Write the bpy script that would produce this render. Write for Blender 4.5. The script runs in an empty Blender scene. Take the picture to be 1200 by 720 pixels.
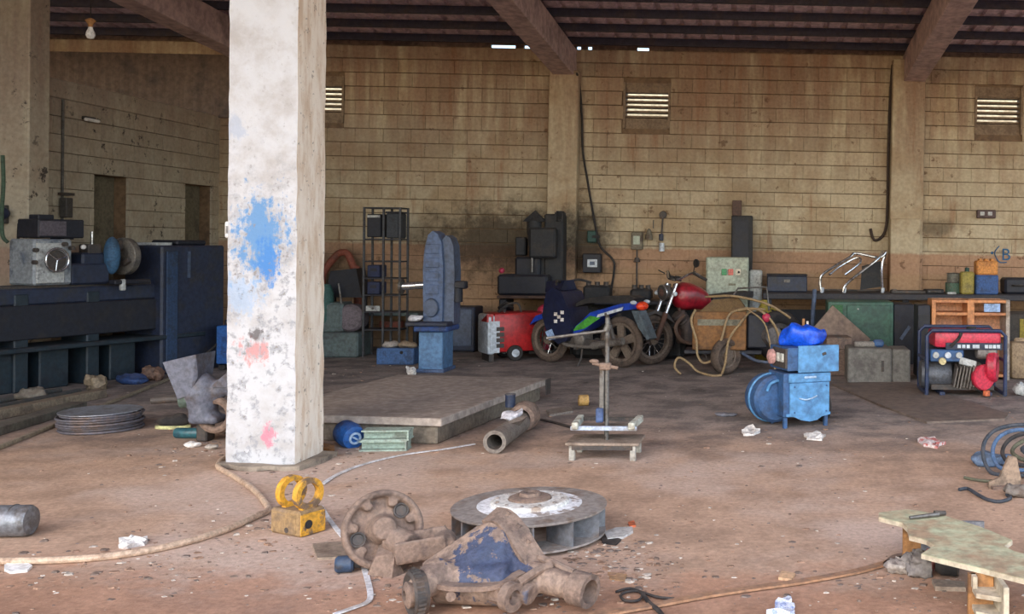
import bpy, bmesh, math, random
from mathutils import Vector, Matrix, Euler, noise
random.seed(7)
PI = math.pi
scene = bpy.context.scene
C = scene.collection

# ------------------------------------------------------------------ camera
FPX, CX, CY, CAMH, ROLL = 1180.0, 905.0, 287.0, 1.5, 0.008
cam_d = bpy.data.cameras.new('camera'); cam = bpy.data.objects.new('camera', cam_d); C.objects.link(cam)
cam_d.sensor_fit = 'HORIZONTAL'; cam_d.sensor_width = 36.0
cam_d.lens = FPX / 1200 * 36.0
cam_d.shift_x = (600 - CX) / 1200; cam_d.shift_y = (CY - 360) / 1200
cam_d.clip_start = 0.05; cam_d.clip_end = 300
CR = Vector((math.cos(ROLL), 0, math.sin(ROLL))); CU = Vector((-math.sin(ROLL), 0, math.cos(ROLL)))
cam.matrix_world = Matrix(((CR.x, CU.x, 0, 0), (CR.y, CU.y, -1, 0), (CR.z, CU.z, 0, CAMH), (0, 0, 0, 1)))
scene.camera = cam

# ------------------------------------------------------------------ light
w = bpy.data.worlds.new('sky'); scene.world = w; w.use_nodes = True
nt = w.node_tree; nt.nodes.clear()
wo = nt.nodes.new('ShaderNodeOutputWorld'); bg = nt.nodes.new('ShaderNodeBackground'); sk = nt.nodes.new('ShaderNodeTexSky')
sk.sky_type = 'NISHITA'; sk.sun_disc = False; sk.sun_elevation = math.radians(34); sk.sun_rotation = math.radians(200)
sk.air_density = 1.0; sk.dust_density = 1.2; sk.ozone_density = 1.0
bg.inputs['Strength'].default_value = 0.34
nt.links.new(sk.outputs[0], bg.inputs[0]); nt.links.new(bg.outputs[0], wo.inputs[0])
sun_d = bpy.data.lights.new('sun', 'SUN'); sun_d.energy = 1.0; sun_d.angle = math.radians(60); sun_d.color = (1.0, .97, .95)
sun = bpy.data.objects.new('sun', sun_d); C.objects.link(sun)
sun.rotation_euler = Euler((math.radians(66), 0, math.radians(46)))
scene.view_settings.view_transform = 'Standard'; scene.view_settings.look = 'None'
scene.view_settings.gamma = 1.0; scene.view_settings.use_curve_mapping = False
scene.view_settings.exposure = 0.5

# ------------------------------------------------------------------ pixel to place
def ray(u, v):
    a = (u - CX) / FPX; b = (CY - v) / FPX
    return Vector((0, 1, 0)) + a * CR + b * CU
def F(u, v, z=0.0):
    r = ray(u, v); t = (z - CAMH) / r.z
    return Vector((r.x * t, t, z))
def D(u, v, d):
    r = ray(u, v); return Vector((r.x * d, d, CAMH + r.z * d))

# ------------------------------------------------------------------ materials
def lin(c):
    return tuple(((x / 255) / 12.92 if x / 255 <= .04045 else ((x / 255 + .055) / 1.055) ** 2.4) for x in c) + (1,)
MATS = {}
class NB:
    def __init__(s, m): s.t = m.node_tree; s.n = s.t.nodes; s.l = s.t.links
    def new(s, t, **k):
        x = s.n.new(t)
        for a, b in k.items(): setattr(x, a, b)
        return x
    def link(s, a, b): s.l.new(a, b)
    def noise(s, vec, scale, detail=5, rough=.6):
        x = s.new('ShaderNodeTexNoise'); x.inputs['Scale'].default_value = scale; x.inputs['Detail'].default_value = detail
        x.inputs['Roughness'].default_value = rough; s.link(vec, x.inputs['Vector']); return x.outputs['Fac']
    def ramp(s, fac, lo, hi, a=0., b=1.):
        x = s.new('ShaderNodeMapRange', interpolation_type='SMOOTHSTEP'); s.link(fac, x.inputs[0])
        for i, v in enumerate((lo, hi, a, b)): x.inputs[1 + i].default_value = v
        return x.outputs[0]
    def mix(s, fac, a, b):
        x = s.new('ShaderNodeMix', data_type='RGBA')
        if isinstance(fac, (int, float)): x.inputs[0].default_value = fac
        else: s.link(fac, x.inputs[0])
        for v, i in ((a, 6), (b, 7)):
            if isinstance(v, tuple): x.inputs[i].default_value = v
            else: s.link(v, x.inputs[i])
        return x.outputs[2]
    def math(s, op, a, b=None, c=None):
        x = s.new('ShaderNodeMath', operation=op)
        for i, v in enumerate((a, b, c)):
            if v is None: continue
            if isinstance(v, (int, float)): x.inputs[i].default_value = v
            else: s.link(v, x.inputs[i])
        return x.outputs[0]
    def mul(s, col, f):
        x = s.new('ShaderNodeVectorMath', operation='SCALE'); s.link(col, x.inputs[0])
        if isinstance(f, (int, float)): x.inputs[3].default_value = f
        else: s.link(f, x.inputs[3])
        return x.outputs[0]
    def blob(s, pos, c, r):           # soft ellipsoid mask round a point
        a = s.new('ShaderNodeVectorMath', operation='SUBTRACT'); s.link(pos, a.inputs[0]); a.inputs[1].default_value = c
        b = s.new('ShaderNodeVectorMath', operation='DIVIDE'); s.link(a.outputs[0], b.inputs[0]); b.inputs[1].default_value = r
        l = s.new('ShaderNodeVectorMath', operation='LENGTH'); s.link(b.outputs[0], l.inputs[0])
        return l.outputs['Value']
def base_mat(name):
    m = bpy.data.materials.new(name); m.use_nodes = True; m.node_tree.nodes.clear()
    nb = NB(m); o = nb.new('ShaderNodeOutputMaterial'); p = nb.new('ShaderNodeBsdfPrincipled'); nb.link(p.outputs[0], o.inputs[0])
    g = nb.new('ShaderNodeNewGeometry'); MATS[name] = m
    return m, nb, p, g
DUST = (136, 120, 108)
def M(name, c1, c2=None, sc=9, lo=.48, hi=.66, rough=.7, metal=0., bump=.25, dust=.35, bsc=40, dustc=DUST, var=.25):
    if name in MATS: return MATS[name]
    m, nb, p, g = base_mat(name); pos = g.outputs['Position']
    col = lin(c1)
    n1 = nb.noise(pos, sc, 7, .65)
    col = nb.mix(nb.ramp(n1, lo, hi), lin(c1), lin(c2 if c2 else tuple(x * .75 for x in c1)))
    n2 = nb.noise(pos, sc * 5, 4, .6)
    col = nb.mul(col, nb.ramp(n2, .3, .7, 1 - var, 1 + var))
    if dust > 0:
        sx = nb.new('ShaderNodeSeparateXYZ'); nb.link(g.outputs['Normal'], sx.inputs[0])
        up = nb.ramp(sx.outputs['Z'], .1, .95, .25, 1.)
        n3 = nb.noise(pos, 14, 5, .6)
        fac = nb.math('MULTIPLY', nb.math('MULTIPLY', up, nb.ramp(n3, .3, .7)), dust)
        col = nb.mix(fac, col, lin(dustc))
    nb.link(col, p.inputs['Base Color']); p.inputs['Roughness'].default_value = rough; p.inputs['Metallic'].default_value = metal
    if bump > 0:
        b = nb.new('ShaderNodeBump'); b.inputs['Strength'].default_value = bump; b.inputs['Distance'].default_value = .01
        nb.link(nb.noise(pos, bsc, 6, .65), b.inputs['Height']); nb.link(b.outputs[0], p.inputs['Normal'])
    return m
def mat_emit(name, c, e):
    m, nb, p, g = base_mat(name); p.inputs['Base Color'].default_value = lin(c)
    p.inputs['Emission Color'].default_value = lin(c); p.inputs['Emission Strength'].default_value = e; return m

# ------------------------------------------------------------------ mesh kit
def frame(axis):
    a = Vector(axis).normalized(); t = Vector((0, 0, 1)) if abs(a.z) < .9 else Vector((1, 0, 0))
    x = t.cross(a).normalized(); y = a.cross(x)
    return Matrix(((x.x, y.x, a.x), (x.y, y.y, a.y), (x.z, y.z, a.z))).to_4x4()
def smooth_path(pts, k=6, closed=False):
    pts = [Vector(p) for p in pts]; n = len(pts); out = []
    rng = range(n) if closed else range(n - 1)
    for i in rng:
        if closed: p0, p1, p2, p3 = pts[i - 1], pts[i], pts[(i + 1) % n], pts[(i + 2) % n]
        else: p0, p1, p2, p3 = pts[max(i - 1, 0)], pts[i], pts[i + 1], pts[min(i + 2, n - 1)]
        for j in range(k):
            t = j / k
            out.append(.5 * ((2 * p1) + (p2 - p0) * t + (2 * p0 - 5 * p1 + 4 * p2 - p3) * t * t + (3 * p1 - p0 - 3 * p2 + p3) * t ** 3))
    if not closed: out.append(pts[-1])
    return out
class G:
    def __init__(s): s.b = bmesh.new(); s.mi = 0
    def _fin(s, vs, M_):
        bmesh.ops.transform(s.b, matrix=M_, verts=vs)
    def box(s, c, d, rot=(0, 0, 0), bev=0.0, seg=1):
        t = bmesh.new(); bmesh.ops.create_cube(t, size=1.0)
        bmesh.ops.transform(t, matrix=Matrix.Diagonal((d[0], d[1], d[2], 1)), verts=t.verts)
        if bev > 0:
            bmesh.ops.bevel(t, geom=list(t.edges), offset=min(bev, min(d) * .45), segments=seg, affect='EDGES', profile=.5)
        bmesh.ops.transform(t, matrix=Matrix.Translation(c) @ Euler(rot).to_matrix().to_4x4(), verts=t.verts)
        s.add(t); return s
    def add(s, t):
        me = bpy.data.meshes.new('tmp'); t.to_mesh(me); t.free(); n = len(s.b.faces); s.b.from_mesh(me); bpy.data.meshes.remove(me)
        s.b.faces.ensure_lookup_table()
        for f in s.b.faces[n:]: f.material_index = s.mi
    def lathe(s, prof, p0=(0, 0, 0), axis=(0, 0, 1), n=24, close=False):
        Mx = Matrix.Translation(p0) @ frame(axis); rings = []
        for r, h in prof:
            if r < 1e-6: rings.append([s.b.verts.new(Mx @ Vector((0, 0, h)))])
            else: rings.append([s.b.verts.new(Mx @ Vector((r * math.cos(2 * PI * i / n), r * math.sin(2 * PI * i / n), h))) for i in range(n)])
        pr = list(zip(rings[:-1], rings[1:]))
        if close: pr.append((rings[-1], rings[0]))
        for a, b in pr:
            if len(a) == 1 and len(b) == 1: continue
            for i in range(n):
                j = (i + 1) % n
                q = [a[0], b[i], b[j]] if len(a) == 1 else ([a[i], a[j], b[0]] if len(b) == 1 else [a[i], a[j], b[j], b[i]])
                try: s.b.faces.new(q).material_index = s.mi
                except ValueError: pass
        return s
    def cyl(s, a, b, r, r2=None, n=16):
        a = Vector(a); b = Vector(b); L = (b - a).length; r2 = r if r2 is None else r2
        return s.lathe([(0, 0), (r, 0), (r2, L), (0, L)], a, b - a, n)
    def pipe(s, a, b, ro, ri, n=20):
        a = Vector(a); b = Vector(b); L = (b - a).length
        return s.lathe([(ri, 0), (ro, 0), (ro, L), (ri, L)], a, b - a, n, close=True)
    def torus(s, c, R, r, axis=(0, 0, 1), n=24, m=8):
        return s.lathe([(R + r * math.cos(2 * PI * k / m), r * math.sin(2 * PI * k / m)) for k in range(m)], c, axis, n, close=True)
    def sph(s, c, r, n=12, rot=(0, 0, 0)):
        if not isinstance(r, (tuple, list)): r = (r, r, r)
        t = bmesh.new(); bmesh.ops.create_uvsphere(t, u_segments=n, v_segments=max(6, n * 2 // 3), radius=1)
        bmesh.ops.transform(t, matrix=Matrix.Translation(c) @ Euler(rot).to_matrix().to_4x4() @ Matrix.Diagonal((*r, 1)), verts=t.verts)
        s.add(t); return s
    def tube(s, pts, r, n=8, closed=False, k=0):
        P_ = smooth_path(pts, k, closed) if k else [Vector(p) for p in pts]; N = len(P_); rings = []; up = None
        for i, p in enumerate(P_):
            d = (P_[(i + 1) % N] - P_[i - 1]) if closed else (P_[min(i + 1, N - 1)] - P_[max(i - 1, 0)])
            if d.length < 1e-9: d = Vector((0, 0, 1))
            d.normalize()
            if up is None: up = Vector((0, 0, 1)) if abs(d.z) < .9 else Vector((1, 0, 0))
            x = d.cross(up)
            if x.length < 1e-6: x = d.cross(Vector((1, 0, 0)))
            x.normalize(); y = x.cross(d); up = y
            rr = r(i / max(N - 1, 1)) if callable(r) else r
            rings.append([s.b.verts.new(p + rr * (math.cos(2 * PI * j / n) * x + math.sin(2 * PI * j / n) * y)) for j in range(n)])
        for i in range(N if closed else N - 1):
            a, b = rings[i], rings[(i + 1) % N]
            for j in range(n):
                s.b.faces.new([a[j], a[(j + 1) % n], b[(j + 1) % n], b[j]]).material_index = s.mi
        if not closed:
            for q in (rings[0][::-1], rings[-1]): s.b.faces.new(q).material_index = s.mi
        return s
    def prism(s, poly, z0, z1, Mx=None):       # polygon in xy, extruded along z, then moved by Mx
        t = bmesh.new(); Mx = Mx or Matrix()
        a = [t.verts.new((x, y, z0)) for x, y in poly]; b = [t.verts.new((x, y, z1)) for x, y in poly]; n = len(poly)
        t.faces.new(a[::-1]); t.faces.new(b)
        for i in range(n): t.faces.new([a[i], a[(i + 1) % n], b[(i + 1) % n], b[i]])
        bmesh.ops.transform(t, matrix=Mx, verts=t.verts); bmesh.ops.recalc_face_normals(t, faces=t.faces); s.add(t); return s
    def ribbon(s, pts, w, th, k=6, nrm=(0, 0, 1)):
        P_ = smooth_path(pts, k) if k else [Vector(p) for p in pts]; rings = []; N = len(P_); nz = Vector(nrm)
        for i, p in enumerate(P_):
            d = (P_[min(i + 1, N - 1)] - P_[max(i - 1, 0)]).normalized(); x = d.cross(nz).normalized(); y = x.cross(d)
            rings.append([s.b.verts.new(p + q) for q in (-x * w / 2, x * w / 2, x * w / 2 + y * th, -x * w / 2 + y * th)])
        for a, b in zip(rings[:-1], rings[1:]):
            for j in range(4): s.b.faces.new([a[j], a[(j + 1) % 4], b[(j + 1) % 4], b[j]]).material_index = s.mi
        for q in (rings[0][::-1], rings[-1]): s.b.faces.new(q).material_index = s.mi
        return s
    def hull(s, pts):
        t = bmesh.new()
        for p in pts: t.verts.new(p)
        r = bmesh.ops.convex_hull(t, input=t.verts)
        bmesh.ops.delete(t, geom=[v for v in t.verts if not v.link_faces], context='VERTS')
        s.add(t); return s
    def jit(s, a, f=6.0, seed=0):
        for v in s.b.verts:
            q = v.co * f + Vector((seed, seed * 1.7, 0)); v.co += a * noise.noise_vector(q)
        return s
    def sub(s, cuts=1):
        bmesh.ops.subdivide_edges(s.b, edges=list(s.b.edges), cuts=cuts, use_grid_fill=True); return s
    def mesh(s, name, angle=35):
        bmesh.ops.recalc_face_normals(s.b, faces=s.b.faces)
        me = bpy.data.meshes.new(name); s.b.to_mesh(me); s.b.free()
        for p in me.polygons: p.use_smooth = True
        me.set_sharp_from_angle(angle=math.radians(angle)); return me
    def build(s, name, mat, parent=None, angle=35, loc=None, rot=None):
        me = s.mesh(name, angle)
        for m in (mat if isinstance(mat, list) else [mat]): me.materials.append(m)
        return link(name, me, parent, loc, rot)
    def cast(s, name, mat, parent=None, vox=.012, it=4):    # fuse the shapes into one cast body
        me = s.mesh(name); o = bpy.data.objects.new('tmp', me); C.objects.link(o)
        r = o.modifiers.new('r', 'REMESH'); r.mode = 'VOXEL'; r.voxel_size = vox
        q = o.modifiers.new('s', 'SMOOTH'); q.iterations = it; q.factor = .5
        bpy.context.view_layer.update()
        m2 = bpy.data.meshes.new_from_object(o.evaluated_get(bpy.context.evaluated_depsgraph_get()))
        bpy.data.objects.remove(o); bpy.data.meshes.remove(me)
        m2.name = name; m2.materials.clear(); m2.materials.append(mat)
        for p in m2.polygons: p.use_smooth = True
        return link(name, m2, parent)
def link(name, me, parent=None, loc=None, rot=None):
    o = bpy.data.objects.new(name, me); C.objects.link(o)
    if parent: o.parent = parent
    if loc is not None: o.location = loc
    if rot is not None: o.rotation_euler = rot
    return o
def tag(o, label, cat, group=None):
    o['label'] = label; o['category'] = cat
    if group: o['group'] = group
    return o
def thing(name, label, cat, loc=(0, 0, 0), rz=0., group=None, rot=None):
    o = bpy.data.objects.new(name, None); C.objects.link(o); o.empty_display_size = .1
    o.location = loc; o.rotation_euler = rot if rot else (0, 0, rz)
    return tag(o, label, cat, group)
def struct(o):
    o['kind'] = 'structure'; return o
def ground(u, v): p = F(u, v); return (p.x, p.y, 0)

# ================================================================== SETTING
WY = 14.37; TILT = 0.012
def W(u, v, y=WY):
    p = D(u, v, y); c, s_ = math.cos(TILT), math.sin(TILT)
    return (p.x * c - p.z * s_, p.x * s_ + p.z * c)
# ---- floor
def floor_mat():
    m, nb, p, g = base_mat('dirt_floor'); pos = g.outputs['Position']
    sx = nb.new('ShaderNodeSeparateXYZ'); nb.link(pos, sx.inputs[0])
    big = nb.noise(pos, .55, 4, .6); mid = nb.noise(pos, 2.6, 6, .65); fine = nb.noise(pos, 30, 6, .7)
    col = nb.mix(nb.ramp(mid, .35, .68), lin((194, 162, 138)), lin((166, 138, 117)))
    col = nb.mix(nb.ramp(big, .45, .62), col, lin((198, 174, 158)))
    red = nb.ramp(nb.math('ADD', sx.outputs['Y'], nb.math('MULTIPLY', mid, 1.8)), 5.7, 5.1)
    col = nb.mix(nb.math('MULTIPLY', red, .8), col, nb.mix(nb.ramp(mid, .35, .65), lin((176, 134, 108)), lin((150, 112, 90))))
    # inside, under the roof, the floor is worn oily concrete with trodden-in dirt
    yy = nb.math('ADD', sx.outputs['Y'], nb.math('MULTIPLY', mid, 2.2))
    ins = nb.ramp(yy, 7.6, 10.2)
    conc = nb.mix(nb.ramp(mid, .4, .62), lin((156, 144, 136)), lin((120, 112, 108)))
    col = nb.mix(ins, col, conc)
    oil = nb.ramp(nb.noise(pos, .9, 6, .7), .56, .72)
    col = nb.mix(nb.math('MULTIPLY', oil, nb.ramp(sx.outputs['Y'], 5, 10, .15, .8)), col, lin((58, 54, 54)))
    col = nb.mul(col, nb.ramp(fine, .25, .75, .78, 1.22))
    speck = nb.ramp(nb.noise(pos, 75, 3, .5), .68, .73)
    col = nb.mix(nb.math('MULTIPLY', speck, .5), col, lin((205, 190, 170)))
    nb.link(col, p.inputs['Base Color']); p.inputs['Roughness'].default_value = .95
    p.inputs['Specular IOR Level'].default_value = .15
    b = nb.new('ShaderNodeBump'); b.inputs['Strength'].default_value = .5; b.inputs['Distance'].default_value = .015
    nb.link(nb.math('ADD', nb.math('MULTIPLY', mid, 1.5), nb.math('MULTIPLY', fine, .5)), b.inputs['Height']); nb.link(b.outputs[0], p.inputs['Normal'])
    return m
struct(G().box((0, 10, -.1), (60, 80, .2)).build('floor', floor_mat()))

# ---- painted blockwork
def wall_mat(name, left=False):
    m, nb, p, g = base_mat(name); pos = g.outputs['Position']
    sx = nb.new('ShaderNodeSeparateXYZ'); nb.link(pos, sx.inputs[0])
    z = nb.math('ADD', sx.outputs['Z'], nb.math('MULTIPLY', sx.outputs['X'], TILT)) if not left else sx.outputs['Z']
    oi = nb.new('ShaderNodeObjectInfo')
    mid = nb.noise(pos, 1.7, 7, .65); fine = nb.noise(pos, 22, 5, .6)
    cream = nb.mix(nb.ramp(mid, .4, .66), lin((184, 170, 144)), lin((166, 146, 118)))
    # brown water staining towards the roof, running down in streaks
    vm = nb.new('ShaderNodeMapping'); vm.inputs['Scale'].default_value = (3.2, 3.2, .35); nb.link(pos, vm.inputs[0])
    streak = nb.noise(vm.outputs[0], 1.6, 6, .65)
    top = nb.math('MULTIPLY', nb.ramp(z, 1.7, 3.7), nb.ramp(streak, .30, .6))
    col = nb.mix(nb.math('MULTIPLY', top, .85), cream, lin((140, 112, 94)))
    col = nb.mix(nb.math('MULTIPLY', nb.ramp(streak, .58, .7), .55), col, lin((138, 100, 76)))
    # painted salmon band with bare brown below
    zb = nb.math('ADD', z, nb.math('MULTIPLY', fine, .05))
    col = nb.mix(nb.math('MULTIPLY', nb.ramp(zb, 1.455, 1.415), .9), col, lin((168, 132, 106)))
    col = nb.mix(nb.math('MULTIPLY', nb.ramp(zb, 1.17, 1.12), .7), col, lin((168, 138, 108)))
    if left:
        col = nb.mix(.35, col, lin((150, 146, 138)))
        dots = nb.ramp(nb.noise(pos, 7, 5, .75), .58, .66)
        near = nb.ramp(nb.noise(pos, 1.1, 3, .5), .42, .56)
        col = nb.mix(nb.math('MULTIPLY', dots, near), col, lin((74, 66, 60)))
    else:
        so = nb.noise(pos, 5, 6, .75)
        for c, r, k in (((-3.95, WY, 1.5), (1.7, .6, .85), .85), ((-2.75, WY, 1.5), (.8, .6, .9), .9), ((2.35, WY, 1.75), (.5, .5, .2), .6), ((-.3, WY, 1.3), (1.0, .5, .7), .35), ((-6.5, WY, .9), (1.6, .6, .8), .7)):
            d = nb.blob(pos, c, r)
            f = nb.ramp(nb.math('ADD', d, nb.math('MULTIPLY', so, 1.3)), 1.55, .85)
            col = nb.mix(nb.math('MULTIPLY', f, k), col, lin((62, 54, 46)))
        specks = nb.ramp(nb.noise(pos, 6.5, 4, .7), .62, .71)
        col = nb.mix(nb.math('MULTIPLY', specks, .7), col, lin((96, 70, 52)))
    col = nb.mul(col, nb.ramp(oi.outputs['Random'], 0, 1, .93, 1.06))
    col = nb.mul(col, nb.ramp(fine, .3, .7, .88, 1.1))
    nb.link(col, p.inputs['Base Color']); p.inputs['Roughness'].default_value = .9; p.inputs['Specular IOR Level'].default_value = .2
    b = nb.new('ShaderNodeBump'); b.inputs['Strength'].default_value = .35; b.inputs['Distance'].default_value = .01
    nb.link(fine, b.inputs['Height']); nb.link(b.outputs[0], p.inputs['Normal'])
    return m
WM = wall_mat('painted_block'); WL = wall_mat('painted_block_left', True)
MORTAR = M('mortar', (112, 88, 64), (92, 70, 50), sc=3, dust=0)
CONC = M('raw_concrete', (150, 138, 122), (112, 102, 92), sc=4, dust=.3)

vents = [(W(349, 90)[0], W(404, 91)[0], W(395, 144)[1], W(395, 89)[1]),
         (W(731, 97)[0], W(786, 98)[0], W(760, 151)[1], W(760, 97)[1]),
         (W(1143, 102)[0], W(1199, 103)[0], W(1170, 158)[1], W(1170, 102)[1])]
BANDZ0, BANDZ1 = W(560, 71)[1], W(560, 56)[1]
XL, XR = -13.0, 9.0
wb = bpy.data.objects.new('wall_back', None); C.objects.link(wb); wb.rotation_euler = (0, TILT, 0); struct(wb)
# core with real openings for the vents
core = G(); xs = sorted([XL, XR] + [v[0] for v in vents] + [v[1] for v in vents])
vz0 = min(v[2] for v in vents); vz1 = max(v[3] for v in vents)
for a, b in zip(xs[:-1], xs[1:]):
    hole = [v for v in vents if abs(v[0] - a) < 1e-6]
    if hole:
        _, _, z0, z1 = hole[0]
        core.box(((a + b) / 2, WY + .13, (z0 - .3) / 2), (b - a, .2, z0 + .3)); core.box(((a + b) / 2, WY + .13, (z1 + BANDZ0) / 2), (b - a, .2, BANDZ0 - z1))
    else: core.box(((a + b) / 2, WY + .13, (BANDZ0 - .3) / 2), (b - a, .2, BANDZ0 + .3))
core.build('mortar_core', MORTAR, wb)
pil = [(W(646, 150)[0], W(680, 150)[0]), (W(1043, 170)[0], W(1081, 170)[0])]
BH, BL = .2, .4
bm_ = G().box((0, 0, 0), (BL - .003, .05, BH - .010), bev=.003).mesh('block'); bm_.materials.append(WM)
cand = []; nrow = int((BANDZ0 + .2) / BH) + 1
for r in range(nrow):
    zc = BANDZ0 - BH * (r + .5)
    if zc < -.2: continue
    off = .2 if r % 2 else 0
    for i in range(int((XR - XL) / BL)):
        x0 = XL + off + i * BL; x1 = x0 + BL
        segs = [(x0, x1)]
        for (a, b, z0, z1) in vents:
            if zc + BH / 2 > z0 + .02 and zc - BH / 2 < z1 - .02:
                ns = []
                for (p0, p1) in segs:
                    if p1 <= a or p0 >= b: ns.append((p0, p1)); continue
                    if p0 < a: ns.append((p0, a))
                    if p1 > b: ns.append((b, p1))
                segs = ns
        for (p0, p1) in segs:
            if p1 - p0 < .03 or any(p0 > a - .02 and p1 < b + .02 for a, b in pil): continue
            cand.append((p0, p1, zc))
def vis(c):
    x = (c[0] + c[1]) / 2; u = CX + x / WY * FPX
    return (0 if (380 < u < 1200 and c[2] > 1.0) else 1, -c[2] if u < 1200 else 9)
cand.sort(key=vis); rest = G()
for k, (p0, p1, zc) in enumerate(cand):
    pr = random.uniform(-.004, .004)
    if k < 300:
        o = link('block', bm_, wb, ((p0 + p1) / 2, WY + .022 + pr, zc)); o.scale = ((p1 - p0) / BL, 1, 1)
    else: rest.box(((p0 + p1) / 2, WY + .022 + pr, zc), (p1 - p0 - .003, .05, BH - .010))
rest.build('blockwork', WM, wb)['kind'] = 'stuff'
G().box(((XL + XR) / 2, WY + .1, (BANDZ0 + BANDZ1) / 2), (XR - XL, .26, BANDZ1 - BANDZ0), bev=.01).build('ring_beam', WM, wb)
for (a, b), top in zip(pil, (W(660, 85)[1], W(1060, 72)[1])):
    G().box(((a + b) / 2, WY - .06, top / 2 - .1), (b - a, .28, top + .2), bev=.012).build('pilaster', WM, wb)
G().box((sum(pil[1]) / 2 - .02, WY - .22, W(1060, 257)[1] / 2 - .1), (.42, .1, W(1060, 257)[1] + .2), bev=.01).build('pilaster_casing', WM, wb)
# rusty sheet cladding above the inner room
CLAD = M('rusty_cladding', (92, 76, 68), (70, 58, 56), sc=3, dust=0, rough=.8)
for k in range(6):
    x = -7.78 - k * .78; g = G(); ln = []
    for i in range(13): ln.append((x - .78 + i * .065, .012 if i % 2 else 0))
    va = [g.b.verts.new((a, WY - .05 - b, 3.15)) for a, b in ln]; vb = [g.b.verts.new((a, WY - .05 - b, BANDZ0)) for a, b in ln]
    for i in range(12): g.b.faces.new([va[i], va[i + 1], vb[i + 1], vb[i]])
    g.build('cladding_sheet', CLAD, wb, angle=10)
# vents
VENT = M('vent_concrete', (128, 108, 88), (104, 84, 66), sc=6, dust=.1)
for i, (a, b, z0, z1) in enumerate(vents):
    r = bpy.data.objects.new('window_%d' % (i + 1), None); C.objects.link(r); r.parent = wb; r.location = ((a + b) / 2, WY + .1, z0)
    ww = b - a; hh = z1 - z0
    fr = G()
    fr.box((-ww / 2 + .015, 0, hh / 2), (.03, .24, hh)); fr.box((ww / 2 - .015, 0, hh / 2), (.03, .24, hh))
    fr.box((0, 0, hh - .07), (ww - .06, .14, .14)); fr.box((0, 0, .075), (ww - .06, .14, .15))
    fr.build('vent_frame', VENT, r)
    for k in range(6):
        G().box((0, .02, .175 + k * .072), (ww - .06, .12, .026), rot=(-.06, 0, 0)).build('louvre_slat', VENT, r)
# eave closer with the gaps that let the sky in
ez0, ez1 = BANDZ1, W(560, 49)[1]
gaps = sorted([(W(574, 54)[0], W(603, 54)[0]), (W(613, 55)[0], W(633, 55)[0]), (W(675, 56)[0], W(680, 56)[0]), (W(688, 56)[0], W(693, 56)[0]), (W(746, 57)[0], W(760, 57)[0])])
eb = G(); x = XL
for a, b in gaps:
    eb.box(((x + a) / 2, WY + .08, (ez0 + ez1) / 2), (a - x, .06, ez1 - ez0)); x = b
    eb.box(((a + b) / 2, WY + .08, ez1 - .012), (b - a, .06, .024))
eb.box(((x + XR) / 2, WY + .08, (ez0 + ez1) / 2), (XR - x, .06, ez1 - ez0))
EAVE = M('eave_board', (128, 106, 88), (96, 78, 66), sc=4, dust=0)
eb.build('eave_board', EAVE, wb)

# ---- roof: rises towards the open front
SL = .072; RZ = ez1 + .012; RFRONT = 2.6
def rz_(y): return RZ + SL * (WY + .12 - y)
rf = bpy.data.objects.new('ceiling', None); C.objects.link(rf); rf.rotation_euler = (0, TILT, 0); struct(rf)
ROOF = M('roof_sheet', (222, 196, 200), (190, 164, 170), sc=2.5, dust=0, rough=.6, bump=.1)
PURL = M('purlin_paint', (48, 46, 62), (64, 54, 58), sc=4, dust=0)
RAFT = M('rafter_paint', (186, 160, 154), (154, 132, 128), sc=2, dust=0)
PITCH = .24
prof = [(0, 0), (.15, 0), (.17, .035), (.22, .035), (.24, 0)]
def sheet(x0, n):
    g = G(); b = g.b; ya, yb = WY + .14, RFRONT - .4; line = []
    for i in range(n):
        for (px, pz) in (prof if i == n - 1 else prof[:-1]): line.append((x0 + i * PITCH + px, pz))
    va = [b.verts.new((x, ya, rz_(ya) + z)) for x, z in line]; vb = [b.verts.new((x, yb, rz_(yb) + z)) for x, z in line]
    for i in range(len(line) - 1): b.faces.new([va[i], va[i + 1], vb[i + 1], vb[i]])
    g.build('roof_sheet', ROOF, rf, angle=20)
x = XL
while x < XR: sheet(x, 4); x += 4 * PITCH
for k in range(18):
    y = 14.1 - k * .66
    G().box(((XL + XR) / 2, y, rz_(y) - .052), (XR - XL, .06, .10)).build('purlin', PURL, rf)
RAFTX = (-12.0, -7.25, (W(651, 84)[0] + W(676, 80)[0]) / 2, W(1070, 72)[0], 6.9)
for x in RAFTX:
    a = Vector((x, WY + .02, rz_(WY) - .31)); b = Vector((x, RFRONT - .2, rz_(RFRONT) - .31))
    L = (b - a).length; g = G(); ang = math.atan2(b.z - a.z, -(b.y - a.y))
    g.box(((a + b) / 2), (.30, L, .40), rot=(-ang, 0, 0), bev=.01).build('rafter', RAFT, rf)

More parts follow.
